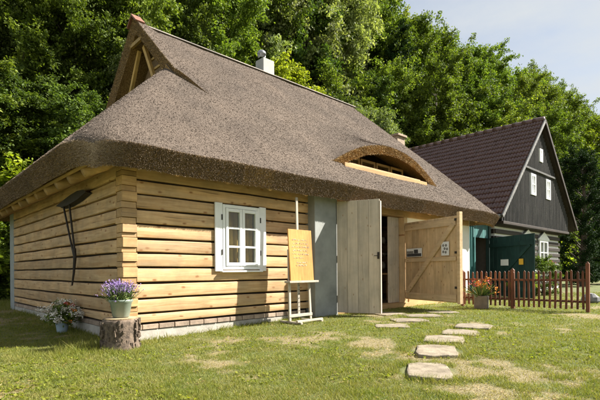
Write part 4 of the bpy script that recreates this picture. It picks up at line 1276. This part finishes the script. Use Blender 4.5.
GL = {'left': ('leafy tree in the dense dark wood at the left behind the cottage', 'trees of the wood left of the cottage'),
      'mid': ('leafy forest tree rising behind the thatched ridge', 'forest trees behind the thatched ridge'),
      'right': ('green hillside tree standing behind the tiled roof', 'hillside trees behind the tiled roof')}
rows = [(1.0, 34), (1.22, 30), (1.5, 27), (1.85, 24)]
for ri, (mul, nt_) in enumerate(rows):
    for k in range(nt_):
        px = -70 + (k + .5 * (ri % 2) + tr.uniform(-.3, .3)) * 750 / nt_
        a = (px - 300) / 443
        D = float(forest_edge(a)) * mul * tr.uniform(.97, 1.06)
        x, y = from_cam(a * D, D)
        gzv = gz(x, y)
        if px < 120: key = tr.choice(['broad3', 'broad3', 'broad1', 'tall']); zone = 'left'
        elif px < 390: key = tr.choice(['broad1', 'broad2', 'tall', 'broad3', 'silver' if ri < 2 else 'broad1']); zone = 'mid'
        else: key = tr.choice(['broad1', 'broad2', 'broad1', 'lime' if tr.random() < .4 else 'broad2']); zone = 'right'
        if 185 < px < 285 and ri == 0: key = 'lime'
        if px > 355:
            hmax = 1 + (268 - float(sky_line(px))) / 443 * D - gzv
            h = hmax * tr.uniform(.86, .95) if ri > 0 else min(hmax, hmax * tr.uniform(.62, .85))
            h = max(4, h)
        else:
            need = 1 + 300 / 443 * D - gzv
            h = need * (tr.uniform(.55, .75) if ri == 0 else tr.uniform(.85, 1.15))
            h = max(5, h)
        wd = min(1.5, max(.75, (9.5 / h) ** .4 * tr.uniform(.9, 1.15))) if h > 9 else 1.15
        look = {'broad1': 'full-crowned green', 'broad2': 'narrower green', 'broad3': 'dark shady', 'lime': 'bright lime-green', 'tall': 'slender dark', 'silver': 'pale silvery'}[key]
        place = ['at the forest edge', 'in the second line of the forest', 'up the slope', 'high on the slope'][ri]
        where = {'left': 'left of the thatched ridge', 'mid': 'behind the thatched ridge', 'right': 'behind the tiled roof'}[zone]
        lb = '%s tree %s %s' % (look, place, where)
        plant(key, a, D, h, lb, 'tree', lb + 's', wd)
# undergrowth at the forest's edge
for k in range(44):
    px = -60 + k * 17 + tr.uniform(-6, 6)
    a = (px - 300) / 443
    D = float(forest_edge(a)) * tr.uniform(.88, .97)
    x, y = from_cam(a * D, D)
    if -1 < x < 22 and y < 9.8: continue
    plant(tr.choice(['bush', 'bush', 'bush2']), a, D, tr.uniform(2.2, 4.2), 'bushy green shrub at the foot of the forest', 'shrub', 'undergrowth along the forest edge', 1.2)
# single plants one can pick out
plant('silver', .165, 24.5, 9.6, 'pale silvery-leaved willow above the right end of the thatched ridge', 'tree', None, 1.0, .4)
plant('thuja', .635, 22.5, 6.9, 'tall dark columnar conifer right of the dark house', 'tree', None, 1.15, 0)
plant('thuja', .70, 25.5, 6.0, 'dark conifer at the right edge, behind the columnar one', 'tree', None, 1.5, 1.0)
plant('fir', .228, 33, 19.0, 'pointed dark fir reaching the top edge against the sky', 'tree', None, .9, 0)
for k, (a, f, h, lb) in enumerate([(.545, 15.2, 1.25, 'leafy garden shrub behind the right part of the fence'), (.50, 14.2, .9, 'low yellow-green garden shrub below the window box')]):
    plant('bush2' if k else 'bush', a, f, h, lb, 'shrub', None, 1.0, k)

# ------------------------------------------------------------------ grass
def sample_ground(n, f0, f1, amax, rg):
    f = f0 * np.exp(rg.random(n) * math.log(f1 / f0)); a = rg.uniform(-amax, amax, n)
    return from_cam(a * f, f)
def blocked(x, y):
    b = (x > -.2) & (x < 10.25) & (y > -.01) & (y < 7.3)
    b |= (x > 3.4) & (x < 4.05) & (y > -.23) & (y < .3)
    b |= (x > 10.2) & (x < 12.7) & (y > .4) & (y < 4)
    b |= (x > 12.9) & (x < 19.8) & (y > .6) & (y < 8.4)
    b |= (x - SX) ** 2 + (y - SY) ** 2 < .24 ** 2
    for (sx, sy, sr) in STONES: b |= (x - sx) ** 2 + (y - sy) ** 2 < (sr * .82) ** 2
    return b
gr = np.random.default_rng(99)
x, y = sample_ground(760000, 2.5, 17, 1.15, gr)
k = ~blocked(x, y); x, y = x[k], y[k]
pt = bare(x, y)
k = gr.random(len(x)) > pt * .72
x, y, pt = x[k], y[k], pt[k]
n = len(x)
_, dep = to_cam(x, y)
h = gr.uniform(.012, .034, n) * (1.15 - .5 * pt) * (.55 + .95 * vnoise(x * 7, y * 7))
# longer grass against the walls, stones and stump where the mower does not reach
nearw = np.exp(-np.maximum(0, -y) * 9) * ((x > -.2) & (x < 4.2)) + np.exp(-np.abs(x + .25) * 5) * (y > -.1) * (x < 0)
nearw = nearw + 1.5 * np.exp(-(((x - SX + .40) / .42) ** 2 + ((y - SY - .05) / .40) ** 2)) * (.4 + vnoise(x * 5, y * 5)) + .6 * np.exp(-(((x - SX) / .3) ** 2 + ((y - SY) / .3) ** 2))
for (sx, sy, sr) in STONES:
    dd = np.hypot(x - sx, y - sy); nearw = nearw + .35 * np.exp(-((dd - sr * 1.05) / .07) ** 2)
h = h * (1 + 2.4 * np.clip(nearw, 0, 1.7) * gr.uniform(.3, 1.2, n))
w = .0032 + .00075 * dep * gr.uniform(.6, 1.2, n)
az = gr.uniform(0, 2 * np.pi, n)
sdx, sdy = np.cos(az) * w / 2, np.sin(az) * w / 2
lean = gr.normal(0, .55, (n, 2)) * h[:, None]
z = ground_z(x, y) - .004
V = np.stack([np.stack([x - sdx, y - sdy, z], -1), np.stack([x + sdx, y + sdy, z], -1), np.stack([x + lean[:, 0], y + lean[:, 1], z + h], -1)], 1).reshape(-1, 3)
F = np.arange(3 * n).reshape(-1, 3)
gme = np_mesh('grass', V, F, M['grass'])
ga = gme.attributes.new('bare', 'FLOAT', 'POINT'); ga.data.foreach_set('value', np.repeat(pt, 3).astype(np.float32))
go = link_mesh('grass', gme)
tag(go, 'short sunlit lawn grass with straw-coloured bare patches', 'grass', kind='stuff')

# small weeds and dry bits in the turf: uncountable
x, y = sample_ground(9000, 2.6, 12, 1.1, gr)
k = ~blocked(x, y) & (vnoise(x * 1.7 + 40, y * 1.7) > .52); x, y = x[k], y[k]
P = np.stack([x, y, ground_z(x, y) + gr.uniform(.008, .022, len(x))], -1)
P = (P[:, None] + gr.normal(0, .018, (len(P), 4, 3)) * np.array([1, 1, .25])).reshape(-1, 3)
wd_ = link_mesh('lawn_weeds', np_mesh('lawn_weeds', *leaf_quads(P, .03, gr, 1.2, .7), M['leaf_b']))
tag(wd_, 'low broad-leaved weeds and clover scattered through the lawn', 'weeds', kind='stuff')
x, y = sample_ground(26000, 2.6, 12, 1.1, gr)
k = ~blocked(x, y) & (gr.random(len(x)) < .25 + bare(x, y)); x, y = x[k], y[k]; n = len(x)
P = np.stack([x, y, ground_z(x, y) + gr.uniform(.004, .02, n)], -1)
d = gr.normal(size=(n, 3)) * np.array([1, 1, .2]); d /= np.linalg.norm(d, axis=1, keepdims=True)
lt = link_mesh('dry_clippings', np_mesh('dry_clippings', *strands(P, d, gr.uniform(.012, .035, n), gr.uniform(.002, .0045, n), gr), M['straw_gold']))
tag(lt, 'dry straw-coloured grass clippings lying on the lawn', 'clippings', kind='stuff')
